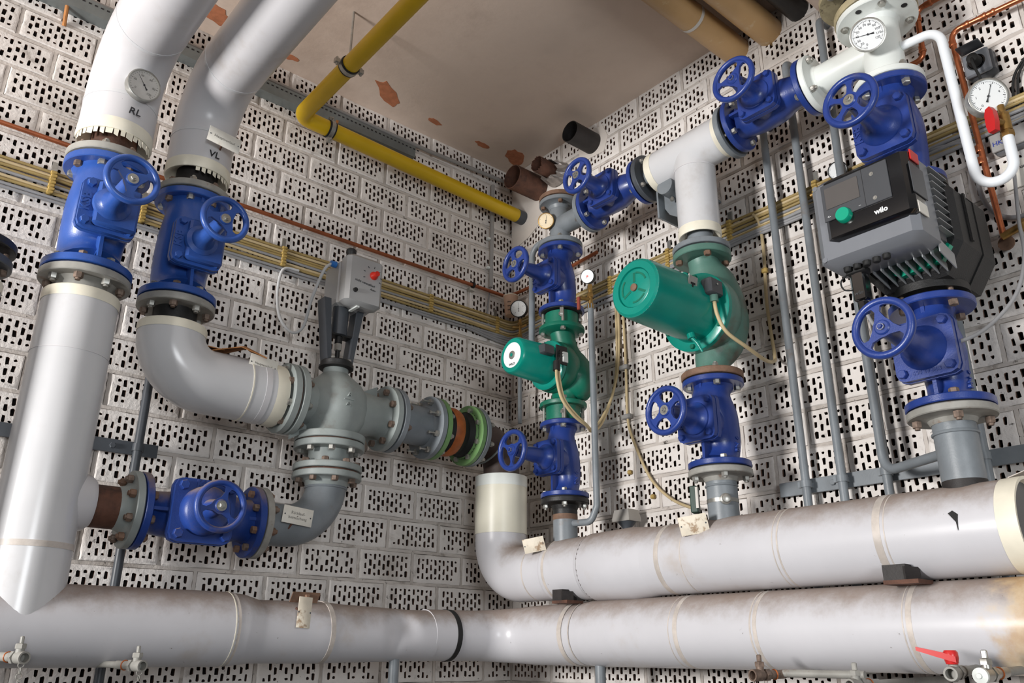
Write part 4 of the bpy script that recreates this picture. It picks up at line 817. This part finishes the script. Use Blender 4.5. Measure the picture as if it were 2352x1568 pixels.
for a in (150, 195, 240, 285):
    d = V((math.cos(math.radians(a)), math.sin(math.radians(a)), 0)); MB().hexa(V((UX-.02, Cc[1]+.03, 3.425))+d*.1, -Z, .012, .010).build('bolt', STEEL, t)
gauge('white dial thermometer with chrome rim in front of the white tee', (-.40, -2.078, 3.20), (-.83, -.40, -.40), (-.1, .12, 1), .0485, .022, GAUGEW, STEEL, 172, ['0', '20', '30', '40', '50', '60', '70', '80', '90', '100', '110', '120'], 55, 250, -40, name='pipe_thermometer', cat='thermometer', long_needle=.70)
MB().tube([(-.315, -2.065, 3.215), (-.38, -2.075, 3.205)], .013, 14).single('thermometer_well', WHITE, 'white stub holding the chrome thermometer on the tee', 'fitting')

# siphon tube, ball valve and manometer
t = thing('siphon_tube', 'white insulated siphon tube looping from the white tee to the manometer', 'pipe', (-.27, -2.25, 2.66))
MB().tube(arc([(UX, -2.10, 3.205), (UX, -2.225, 3.195), (UX, -2.235, 2.665), (UX, -2.328, 2.655), (UX, -2.329, 2.775)], [.05, .052, .042], 8), .0135, 18).build('tube', WHITEP, t)
MB().cyl((UX, -2.105, 3.205), (UX, -2.12, 3.205), .016, n=14).build('weld_socket', WHITE, t)
t = thing('ball_valve', 'brass ball valve with red wing handle below the large manometer', 'valve', (UX, -2.329, 2.77))
b = MB().hexa((UX, -2.329, 2.772), Z, .0175, .018); b.cyl((UX, -2.329, 2.79), (UX, -2.329, 2.835), .0155, n=20); b.hexa((UX, -2.329, 2.832), Z, .015, .014); b.cyl((UX, -2.329, 2.845), (UX, -2.329, 2.87), .009, n=14); b.cyl((UX, -2.329, 2.812), (UX-.028, -2.318, 2.812), .011, n=16); b.build('body', BRASS, t)
o = [(-.011, -.034), (.010, -.036), (.015, -.01), (.014, .022), (.006, .040), (-.008, .038), (-.014, .02), (-.015, -.012)]
MB().prism(o, (UX-.030, -2.315, 2.815), (-.42, -.9, 0), (.05, 0, 1), (-.015, .006, 0)).build('red_handle', RED, t)
gauge('large pressure gauge with stainless rim on the right wall side', (-.285, -2.312, 2.905), (-.80, -.62, -.25), (-.12, .16, 1), .050, .042, GAUGEW, STEEL, 62, ['0', '1', '2', '3', '4', ''], 40, 225, -45)

# ================================================================ small things on the right wall
def wallpipe(pts, rad, r, m, label, seg=6, name='wall_pipe', cat='pipe', group=None): return MB().tube(arc(pts, rad, seg) if rad else pts, r, 16).single(name, m, label, cat, group)
wallpipe([(0, -1.511, 3.36), (-.06, -1.511, 3.36), (-.06, -1.511, 1.6)], .03, .0135, GREY, 'leftmost of the upright grey pipes on the right wall')
wallpipe([(0, -1.633, 3.56), (-.06, -1.633, 3.56), (-.06, -1.633, 1.6)], .03, .0135, GREY, 'second upright grey pipe on the right wall, hooked into it at the top')
wallpipe([(0, -1.785, 3.66), (-.06, -1.785, 3.66), (-.06, -1.772, 2.70), (-.06, -1.772, 1.6)], [.03, .2], .0135, GREY, 'third upright grey pipe on the right wall, passing behind the pump display')
wallpipe([(-.13, -1.80, 2.6), (-.13, -1.80, 1.985), (-.25, -2.03, 1.985)], .05, .0135, GREY, 'grey pipe bending over to the right riser stub above the header')
wallpipe([(-.06, -2.043, 2.95), (-.06, -2.043, 1.6)], None, .0145, GREY, 'upright grey wall pipe behind the right riser')
t = thing('wall_rail', 'grey flat steel rail screwed low on the right wall behind the pipes', 'rail', (-.02, -1.75, 1.975))
MB().box((-.022, -1.765, 2.0), (.008, .74, .046), None, .001).build('bar', GREY, t)
MB().hexa((-.026, -1.585, 2.0), -X, .010, .008).build('bolt', GREY, t)
for y, lab in ((-1.511, 'leftmost'), (-1.633, 'second'), (-1.772, 'third'), (-2.043, 'rightmost')):
    c = thing('pipe_clamp', 'grey clamp holding the %s upright pipe to the wall rail' % lab, 'clamp', (-.06, y, 1.985), 'pipe clamps on the rail')
    MB().lathe((-.06, y, 1.99), Z, [(0, .0135), (0, .0175), (.02, .0175), (.02, .0135)], 24, (False, False)).build('ring', GREY, c); MB().box((-.035, y, 2.0), (.03, .014, .016)).build('stem', GREY, c); MB().box((-.06, y+.018, 2.0), (.012, .014, .018)).build('ear', GREY, c)
# tall gauge tube between first and second riser
t = thing('gauge_pipe', 'pale grey upright tube between the first two risers, bending into the corner riser stub', 'pipe', (-.262, -.72, 1.94))
MB().tube(arc([(-.27, -.66, 1.948), (-.262, -.76, 1.945), (-.255, -.785, 2.0), (-.255, -.785, 2.80)], [.03, .03], 6), .0125, 16).build('tube', GREY, t)
t = thing('gauge_cock', 'brass gauge cock with dull red lever on the pale grey tube', 'valve', (-.255, -.785, 2.79))
b = MB().cyl((-.255, -.785, 2.78), (-.255, -.785, 2.80), .014, n=6); b.cyl((-.255, -.785, 2.80), (-.255, -.785, 2.86), .009, n=14); b.hexa((-.255, -.785, 2.83), Z, .013, .018); b.cyl((-.255, -.785, 2.82), (-.30, -.77, 2.82), .008, n=12); b.cyl((-.255, -.785, 2.86), (-.255, -.785, 2.885), .0095, n=6); b.build('body', BRASS, t)
MB().box((-.305, -.768, 2.795), (.010, .014, .055), None, .002).build('lever', REDO, t)
gauge('small white pressure gauge with red hub above the brass cock', (-.275, -.79, 2.915), (-.9, -.35, -.25), Z, .029, .03, GAUGEW, BLACK, 45, None, 20, red=True)
t = thing('gauge_pipe', 'short grey tube with brass cock rising behind the small pump motor', 'pipe', (-.12, -.18, 2.5))
MB().cyl((-.12, -.20, 2.45), (-.12, -.20, 2.87), .0095, n=14).build('tube', GREY, t)
b = MB().hexa((-.12, -.20, 2.86), Z, .012, .016); b.cyl((-.12, -.20, 2.87), (-.12, -.20, 2.95), .007, n=12); b.hexa((-.12, -.20, 2.92), Z, .011, .014); b.cyl((-.12, -.20, 2.91), (-.12, -.24, 2.91), .006, n=10); b.cyl((-.12, -.20, 2.91), (-.15, -.18, 2.91), .007, n=10); b.build('cock', BRASS, t)
gauge('white pressure gauge with black rim in the corner beside the paper cup', (-.135, -.205, 3.0), (-.83, -.5, -.25), Z, .040, .035, GAUGEW, BLACK, 88, ['0', '1', '2', '3', '4'], 20)
t = thing('paper_cup', 'pinkish paper cup stuck in the corner behind the white gauge', 'cup', (-.075, -.075, 3.02))
MB().lathe((-.08, -.085, 3.015), Z, [(0, .026), (.10, .036), (.102, .036), (.102, .034), (.01, .024)], 32, (True, False)).build('wall', CUP, t); MB().torus((-.08, -.085, 3.117), Z, .0355, .0022, 36, 8).build('rim', CREAM, t)
b = MB()
for k in range(3): b.tube(spline([V((-.08, -.085, 3.075-.02*k+.004*(i % 2)))+V((-math.cos(.62+.09*i), -math.sin(.62+.09*i), 0))*(.0325-.0021*k) for i in range(-3, 4)], 3), .0012, 5)
b.build('print', BROWNP, t)
# outlet, junction box, notice
t = thing('wall_socket', 'grey surface socket with open lid and black plug on the upper right wall', 'socket', (-.02, -2.243, 3.14))
MB().box((-.018, -2.243, 3.187), (.05, .078, .088), None, .010).build('base', PLASD, t); MB().box((-.048, -2.240, 3.184), (.016, .074, .080), None, .009).build('frame', PLASG, t)
MB().lathe((-.056, -2.24, 3.184), -X, [(0, .026), (.002, .026), (.002, .022), (-.006, .021)], 28).build('socket_ring', PLASB, t); MB().box((-.078, -2.238, 3.228), (.05, .070, .006), axes((.35, 0, 1), X), .002).build('lid', PLASD, t)
MB().lathe((-.058, -2.24, 3.184), -X, [(0, .02), (.03, .016), (.034, .008)], 20).build('plug', RUBBER, t)
MB().tube(spline([(-.085, -2.24, 3.184), (-.10, -2.242, 3.16), (-.07, -2.247, 3.10), (-.04, -2.25, 3.02), (-.02, -2.252, 2.95)], 6), .004, 8).single('cable', RUBBER, 'thin dark cable hanging from the plug in the wall socket', 'cable')
for i, lab in ((0, 'left of two thin dark cables curving above the large manometer'), (1, 'right of two thin dark cables curving above the large manometer')):
    MB().tube(spline([(-.012, -2.30-.014*i, 2.99), (-.014, -2.303-.014*i, 3.05), (-.014, -2.325-.012*i, 3.12), (-.012, -2.40, 3.17-.006*i), (-.012, -2.6, 3.18)], 6), .004, 8).single('cable', RUBBER, lab, 'cable', 'dark cables by the manometer')
t = thing('junction_box', 'light grey plastic junction box marked HKP on the right wall', 'box', (-.02, -2.29, 2.86))
MB().box((-.022, -2.31, 2.900), (.04, .17, .056), None, .005).build('box', PLASG, t); MB().box((-.044, -2.31, 2.900), (.006, .172, .058), None, .002).build('lid', CONDUIT, t)
text('HKP', .020, (-.0475, -2.248, 2.896), (0, -1, 0), Z, INKB, t, 'handwriting', .0003, .0003)
t = thing('wall_notice', 'white printed notice ending in ungspumpe P 1 at the right picture edge', 'sign', (-.008, -2.33, 2.76))
MB().box((-.006, -2.33, 2.80), (.006, .20, .085)).build('sheet', PLATE, t); text('ungspumpe', .017, (-.0095, -2.312, 2.817), (0, -1, 0), Z, INK, t, 'lettering', .0002); text('P 1', .017, (-.0095, -2.30, 2.795), (0, -1, 0), Z, INK, t, 'lettering', .0002)
# copper
t = thing('copper_pipe', 'copper pipe running up the right wall beside the white siphon tube', 'pipe', (-.05, -2.2, 2.6))
MB().tube(arc([(-.05, -2.205, 2.60), (-.05, -2.188, 3.335), (-.05, -2.8, 3.30)], .03, 8), .0088, 16).build('tube', COPPER, t)
for c, ax in (((-.05, -2.1935, 2.86), Z), ((-.05, -2.194, 2.90), Z), ((-.05, -2.188, 3.29), Z), ((-.05, -2.235, 3.332), Y), ((-.05, -2.285, 3.329), Y), ((-.05, -2.31, 3.328), Y)): MB().lathe(V(c)-ax*.012, ax, [(0, .0088), (.001, .0105), (.006, .0122), (.011, .0105), (.023, .0105), (.024, .0088)], 20, (False, False)).build('press_fitting', COPPER, t)
t = thing('copper_pipe', 'bent copper pipe hidden behind the white tee', 'pipe', (-.05, -2.1, 3.3))
MB().tube(arc([(-.05, -1.98, 3.292), (-.05, -2.098, 3.29), (-.05, -2.106, 3.482), (-.05, -2.8, 3.46)], .025, 8), .0088, 16).build('tube', COPPER, t)
for c, ax in (((-.05, -2.099, 3.325), Z), ((-.05, -2.105, 3.445), Z), ((-.05, -2.145, 3.481), Y)): MB().lathe(V(c)-ax*.012, ax, [(0, .0088), (.001, .0105), (.006, .0122), (.011, .0105), (.023, .0105), (.024, .0088)], 20, (False, False)).build('press_fitting', COPPER, t)
t = thing('brass_fitting', 'brass end fitting of the copper pipe at the right picture edge', 'fitting', (-.05, -2.21, 2.59))
b = MB().cyl((-.05, -2.2, 2.605), (-.05, -2.28, 2.625), .011, n=14); b.hexa((-.05, -2.25, 2.618), (0, -1, .2), .017, .02); b.cyl((-.05, -2.275, 2.624), (-.05, -2.36, 2.64), .018, n=16); b.build('body', BRASS, t); MB().lathe((-.02, -2.2, 2.595), -X, [(0, .022), (.006, .022)], 20).build('wall_rosette', RUSTL, t)
MB().tube(spline([(-.012, -2.03, 2.99), (-.014, -2.10, 2.975), (-.016, -2.145, 2.955), (-.016, -2.16, 2.88), (-.016, -2.165, 2.76), (-.018, -2.20, 2.685), (-.02, -2.27, 2.66), (-.02, -2.40, 2.68)], 7), .0068, 10).single('cable', CABLEG, 'grey cable dipping in a loop behind the white siphon', 'cable')
# sensor cap and saddle clips near the header
t = thing('outdoor_sensor', 'silver trapezoid sensor housing standing behind the upper header', 'sensor', (-.06, -.76, 1.9))
b = MB(); o = lambda s, z: [V((-.075+s*.034*i, -.765+s*.042*j, z)) for i, j in ((-1, -1), (1, -1), (1, 1), (-1, 1))]
b.rings([o(1, 1.962), o(1.02, 1.972), o(.84, 2.006)]); b.build('cap', SENSOR, t, ang=20); MB().lathe((-.075, -.765, 1.90), Z, [(0, .016), (.04, .018), (.062, .036)], 24).build('base', DKGREY, t)
for i, (y, z) in enumerate(((-.735, 2.165), (-.845, 2.055))): MB().box((-.010, y, z), (.018, .018, .018), None, .004).single('cable_clip', CLAMPY, ('upper' if i == 0 else 'lower') + ' empty beige clip on the right wall above the silver sensor', 'clip', 'empty cable clips')
MB().tube(spline([(-.012, -.738, 2.95), (-.012, -.742, 2.62), (-.012, -.738, 2.40), (-.014, -.76, 2.30), (-.016, -.84, 2.13), (-.02, -.93, 2.04), (-.06, -1.05, 1.985), (-.18, -1.18, 1.955), (-.29, -1.255, 1.945)], 7), .0055, 10).single('cable', CABLEB, 'beige cable sweeping down the right wall to the green contact sensor', 'cable')
for i, (y, z) in enumerate(((-.735, 2.60), (-.737, 2.39))): MB().box((-.015, y, z), (.02, .045, .02), None, .003).single('cable_clip', CONDUIT, ('upper' if i == 0 else 'lower') + ' pale clip bar holding the beige wall cables', 'clip', 'cable clip bars')

# ================================================================ pipe penetrations at the top of the right wall
def stub(label, y, z, x1, r, m, tear=0, ax=(-1, 0, 0)):
    n = 36; b = MB(); rnd = random.Random(int(z*1000)); jag = [rnd.uniform(-tear, tear) for i in range(n)]
    P = lambda x, q, j: V((x, y+q*math.cos(2*math.pi*j/n), z+q*math.sin(2*math.pi*j/n)))
    b.rings([[P(.06, r, j) for j in range(n)], [P(x1*.5, r, j) for j in range(n)], [P(x1+jag[j], r, j) for j in range(n)], [P(x1+jag[j], r*.93, j) for j in range(n)], [P(-.005, r*.93, j) for j in range(n)]], (False, True))
    return b.single('pipe_stub', m, label, 'pipe', 'cut-off pipe stubs')
stub('large rusty cut-off pipe stub in the corner under the ceiling', -.215, 3.688, -.185, .062, RUST)
stub('small torn rusty pipe stub between the two larger stubs', -.34, 3.722, -.135, .040, RUST, .005)
stub('black cut-off pipe stub right of the rusty stubs', -.592, 3.765, -.155, .052, SOOT)
b = MB(); rnd = random.Random(5); n = 20
b.rings([[V((-.012, -.36+.075*math.cos(6.2832*j/n), 3.70+.062*math.sin(6.2832*j/n))) for j in range(n)], [V((-.055+rnd.uniform(-.02, .02), -.36+.058*math.cos(6.2832*j/n)+rnd.uniform(-.008, .008), 3.705+.05*math.sin(6.2832*j/n)+rnd.uniform(-.006, .006))) for j in range(n)], [V((-.07+rnd.uniform(-.02, .02), -.36+.048*math.cos(6.2832*j/n), 3.708+.043*math.sin(6.2832*j/n))) for j in range(n)]], (False, False))
b.single('foil_scrap', FOIL, 'crumpled silver foil around the small torn stub', 'scrap', ang=0)
for i, (y, lab) in enumerate(((-1.405, 'left of the two tan plastic drain pipes under the ceiling'), (-1.555, 'right of the two tan plastic drain pipes under the ceiling'))):
    t = thing('drain_pipe', lab, 'pipe', (0, y, 3.72), 'tan drain pipes'); MB().tube([(.05, y, 3.785), (-2.0, y, 3.80)], .056, 36).build('tube', TAN, t)
    MB().lathe((-.30-.1*i, y, 3.7871), X, [(0, .0562), (0, .0572), (.014, .0572), (.014, .0562)], 36, (False, False)).build('tape_ring', TAPE, t)
wallpipe([(.05, -1.685, 3.80), (-2.0, -1.685, 3.81)], None, .042, BLACK, 'black pipe beside the tan drain pipes under the ceiling', name='ceiling_pipe')
wallpipe([(.05, -1.86, 3.745), (-2.0, -1.86, 3.76)], None, .088, CEIL, 'wide pale grey duct at the ceiling right of the black pipe', name='ceiling_duct')

# ================================================================ left wall: gas pipe, conduits, tray, cables
t = thing('gas_pipe', 'yellow gas pipe running along the left wall and overhead', 'pipe', (-1.254, -.1, 3.59))
MB().tube(arc([(-.045, -.088, 3.575), (-1.254, -.10, 3.598), (-1.254, -2.8, 3.645)], .045, 10), .0345, 32).build('pipe', YELLOW, t)
MB().cyl((.03, -.086, 3.575), (-.05, -.088, 3.575), .036, n=28).build('wall_sleeve', DKGREY, t)
for c, ax, lab in (((-1.115, -.1, 3.594), X, 'wall'), ((-1.254, -.50, 3.605), Y, 'ceiling')):
    k = thing('pipe_clamp', 'zinc clamp with black rubber lining on the gas pipe, %s' % ('by the wall bend' if lab == 'wall' else 'hung from the ceiling rod'), 'clamp', c, 'gas pipe clamps')
    MB().lathe(V(c)-ax*.016, ax, [(0, .0345), (0, .0385), (.032, .0385), (.032, .0345)], 32, (False, False)).build('rubber_lining', RUBBER, k)
    MB().lathe(V(c)-ax*.009, ax, [(0, .0385), (0, .0405), (.018, .0405), (.018, .0385)], 32, (False, False)).build('band', STEEL, k)
    for s in (-1, 1):
        q = V(c)+(V((0, 0, s*.052)) if lab == 'wall' else V((s*.052, 0, 0))); MB().box(q, (.018, .018, .018)).build('ear', STEEL, k); MB().cyl(q-(Y if lab == 'wall' else Z)*.018, q+(Y if lab == 'wall' else Z)*.018, .0045, n=10).build('screw', STEEL, k)
MB().cyl((-1.254, -.50, 3.643), (-1.254, -.50, CEZ), .0045, n=10).single('hanger_rod', STEEL, 'thin threaded rod hanging the gas pipe from the ceiling', 'rod')
MB().box((-1.075, -.055, 3.645), (.012, .045, .085), axes((.35, .5, 1), X)).single('wooden_wedge', CARD, 'small wooden wedge behind the gas pipe clamp', 'wedge')
t = thing('cable_tray', 'grey perforated cable tray high on the left wall', 'tray', (-1.6, -.04, 3.68))
MB().prism([(0, 3.678), (-.055, 3.678), (-.055, 3.735), (-.052, 3.735), (-.052, 3.681), (0, 3.681)], (-2.84, 0, 0), Y, Z, (2.19, 0, 0)).build('channel', ZINC, t, ang=0)
b = MB()
for i in range(104): b.box((-2.80+.021*i, -.0552, 3.720), (.010, .0012, .006))
b.build('slot_row', INK, t, kind='stuff', ang=0)
wallpipe([(-2.84, -.03, 3.742), (-.55, -.03, 3.765), (.0, -.03, 3.79)], None, .010, CONDUIT, 'thin pale conduit running along the tray into the corner', name='conduit')
t = thing('conduit', 'short upright white conduit with clips near the corner', 'conduit', (-.155, -.02, 3.16)); MB().cyl((-.155, -.022, 3.165), (-.152, -.022, 3.74), .010, n=16).build('tube', CONDUIT, t)
for z in (3.27, 3.43): MB().box((-.163, -.015, z), (.03, .02, .012), None, .002).build('clip', WHITE, t)
MB().tube(spline([(-.155, -.02, 3.17), (-.162, -.014, 3.10), (-.165, -.012, 3.02), (-.15, -.012, 2.955), (-.10, -.014, 2.935)], 6), .004, 8).single('cable', CABLEG, 'thin grey cable dropping out of the white conduit into the cable run', 'cable')
MB().tube(arc([(-2.9, -.03, 3.135), (-.075, -.03, 3.14), (-.045, -.075, 3.145), (-.03, -.3, 3.15), (-.03, -.62, 3.17)], [.02, .02, .05], 4), .0085, 14).single('copper_pipe', COPPERD, 'thin dull copper pipe running straight along the left wall', 'pipe')
t = thing('pipe_clip', 'zinc clip with rubber on the thin copper pipe near the corner', 'clip', (-.27, -.03, 3.12)); MB().torus((-.27, -.03, 3.14), X, .0125, .0035, 24, 8, 2.).build('ring', RUBBER, t); MB().box((-.275, -.02, 3.118), (.03, .02, .012)).build('foot', STEEL, t)
words = ['topmost', 'second', 'third', 'fourth', 'fifth', 'sixth', 'lowest']
for i in range(7):
    z = 3.022-.0125*i; rnd = random.Random(20+i); off = lambda: rnd.uniform(-.003, .003)
    pts = [(-2.9, -.014, z)]+[(x, -.014+off()*.6, z+off()) for x in (-2.4, -2.07, -1.77, -1.5, -1.22, -.9, -.5, -.25)]+[(-.11, -.016, z-.004), (-.045, -.03, z-.012), (-.022, -.06, z-.014), (-.014, -.14, z-.008)]+[(-.014+off()*.6, y, z-.012+.0035*min(-y*6, 8)+off()*1.5) for y in (-.3, -.5, -.68, -.98, -1.3, -1.5, -1.8, -2.1, -2.5, -2.9)]
    MB().tube(spline(pts, 4), .0056, 9).single('cable', (CABLEY, CABLEB, CABLEY, CABLEY, CABLEG, CABLEB, CABLEY)[i], ('%s beige cable of the bundle running along both walls' if i != 4 else '%s cable, a grey one, of the beige bundle running along both walls') % words[i], 'cable', 'beige cables along the walls')
for i in range(4):
    z = 2.932-.011*i; rnd = random.Random(50+i); off = lambda: rnd.uniform(-.006, .006)
    pts = ([(-2.9, -.014, z)]+[(x, -.014, z+off()*.7) for x in (-2.2, -1.6, -1.2, -.8, -.45)] if i < 2 else [(-.30, -.02, z+.02)])+[(-.11, -.016, z), (-.03, -.04, z-.004), (-.016, -.12, z)]+[(-.016, y, z+.008-.02*y+off()*1.4) for y in (-.3, -.55, -.8, -1.1, -1.35, -1.6, -1.85, -2.15, -2.5, -2.9)]
    MB().tube(spline(pts, 4), .0058, 9).single('cable', CABLEG, '%s grey cable under the beige bundle' % ('topmost', 'second', 'third', 'lowest')[i], 'cable', 'grey cables along the walls')
for j, (x, y, z, lab) in enumerate(((-2.07, 0, 2.985, 'at the far left'), (-1.77, 0, 2.985, 'between the RL and VL valves'), (-1.222, 0, 2.985, 'left of the silver actuator'), (-.50, 0, 2.985, 'right of the silver actuator'), (-.11, 0, 2.980, 'in the corner'),
                                    (0, -.68, 2.990, 'right of the first riser'), (0, -1.0, 3.0, 'behind the large green pump'), (0, -1.30, 3.005, 'right of the jacketed tee'), (0, -1.66, 3.012, 'left of the pump display'))):
    k = thing('cable_clamp', 'yellowed comb clamp of the cable bundle ' + lab, 'clamp', (x, y, z-.05), 'cable bundle clamps'); left = y == 0
    for i in range(7):
        c = (x+.002*(i % 2), -.014, z+.0375-.0125*i) if left else (-.014, y+.002*(i % 2), z+.0375-.0125*i)
        MB().box(c, (.020, .024, .0112) if left else (.024, .020, .0112), None, .002).build('clamp_block', CLAMPY, k)
    MB().box((x, -.004, z+.06) if left else (-.004, y, z+.06), (.016, .006, .05) if left else (.006, .016, .05)).build('rail_end', STEEL, k)
t = thing('wall_rail', 'dark grey flat steel rail low on the left wall behind the risers', 'rail', (-1.9, -.025, 2.10))
MB().box((-2.22, -.026, 2.125), (1.26, .008, .044), None, .001).build('bar', DKGREY, t); MB().hexa((-1.735, -.030, 2.125), -Y, .010, .008).build('bolt', DKGREY, t)
t = thing('wall_pipe', 'dark grey upright pipe with clamp on the left wall behind the jacketed elbow', 'pipe', (-1.66, -.05, 1.3)); MB().cyl((-1.66, -.05, 2.75), (-1.66, -.05, 1.3), .0145, n=18).build('tube', DKGREY, t)
MB().lathe((-1.66, -.05, 2.113), Z, [(0, .0145), (0, .0185), (.024, .0185), (.024, .0145)], 20, (False, False)).build('clamp_ring', DKGREY, t)
MB().tube([(-2.165, -.09, 3.76), (-2.143, .0, 3.62)], .007, 8).single('wooden_dowel', CARD, 'small wooden stick poking out of the wall at the top left', 'stick')

# ================================================================ drain cocks below the headers
def cock(label, p, back, hex_m=GREYF, lever=None, cap=None):
    p = V(p); d = V(back).normalized(); t = thing('drain_cock', label, 'tap', p-Z*.02)
    b = MB().cyl(p, p+d*.09, .011, n=16); b.pipe_wall(p-d*.022, p+d*.01, .0145, .0105, 20); b.hexa(p+d*.018, d, .016, .016); b.build('body', hex_m, t)
    b = MB().cyl(p+d*.006+Z*.008, p+d*.006+Z*.022, .010, n=14); b.hexa(p+d*.006+Z*.02, Z, .013, .012); b.build('bonnet', hex_m, t)
    if lever:
        MB().prism([(-.015, 0), (.02, .004), (.062, .010), (.062, .018), (.01, .016), (-.015, .012)], p+Z*.024+V((.006, .006, 0)), V((-.25, .95, .18)), Z, V((-.022, -.006, 0))).build('red_lever', RED, t); MB().lathe(p+Z*.018, Z, [(0, .012), (.012, .015), (.024, .015), (.028, .012)], 18).build('lever_hub', RED, t)
    else: MB().box(p+d*.006+Z*.04, (.008, .012, .018), None, .002).build('square_stem', hex_m, t)
    if cap: MB().lathe(p-d*.022, -d, [(0, .016), (.008, .016), (.01, .006), (.014, .005)], 24).build('cap', cap, t)
    b = MB().torus(p+d*.055, d, .0115, .002, 18, 6).build('hemp_ring', ORANGE if lever is None else hex_m, t)
    if not lever and not cap:
        b = MB(); q = p-d*.012-Z*.016
        for i in range(6): b.torus(q-Z*.013*i, X if i % 2 else Y, .0062, .0014, 12, 5)
        b.build('chain', hex_m, t)
    MB().tube([p+d*.085, p+d*.44], .009, 10).build('branch', GREYF, t)
cock('grey drain cock with chain at the bottom left picture corner', (-1.972, -.50, 1.482), (-.28, 1, .02))
cock('grey drain cock with orange hemp ring below the lower header', (-1.696, -.50, 1.462), (-.30, 1, .02))
cock('small brown drain cock under the middle of the lower header', (-.50, -1.568, 1.448), (1, -.2, .02), BOLTR)
cock('small grey stem cock right of the brown drain cock', (-.50, -1.825, 1.432), (1, -.1, .02), GREYF)
cock('grey ball cock with bright red lever at the bottom right', (-.50, -2.052, 1.462), (1, .1, .05), GREYF, lever=True)
cock('chromed drain cock with round cap beside the red lever cock', (-.50, -2.118, 1.460), (1, -.05, .05), STEEL, cap=WHITE)
MB().tube([(-.42, -1.59, 1.452), (-.40, -1.80, 1.452)], .010, 10).single('drain_line', GREYF, 'thin grey drain line running right from the brown drain cock', 'pipe')
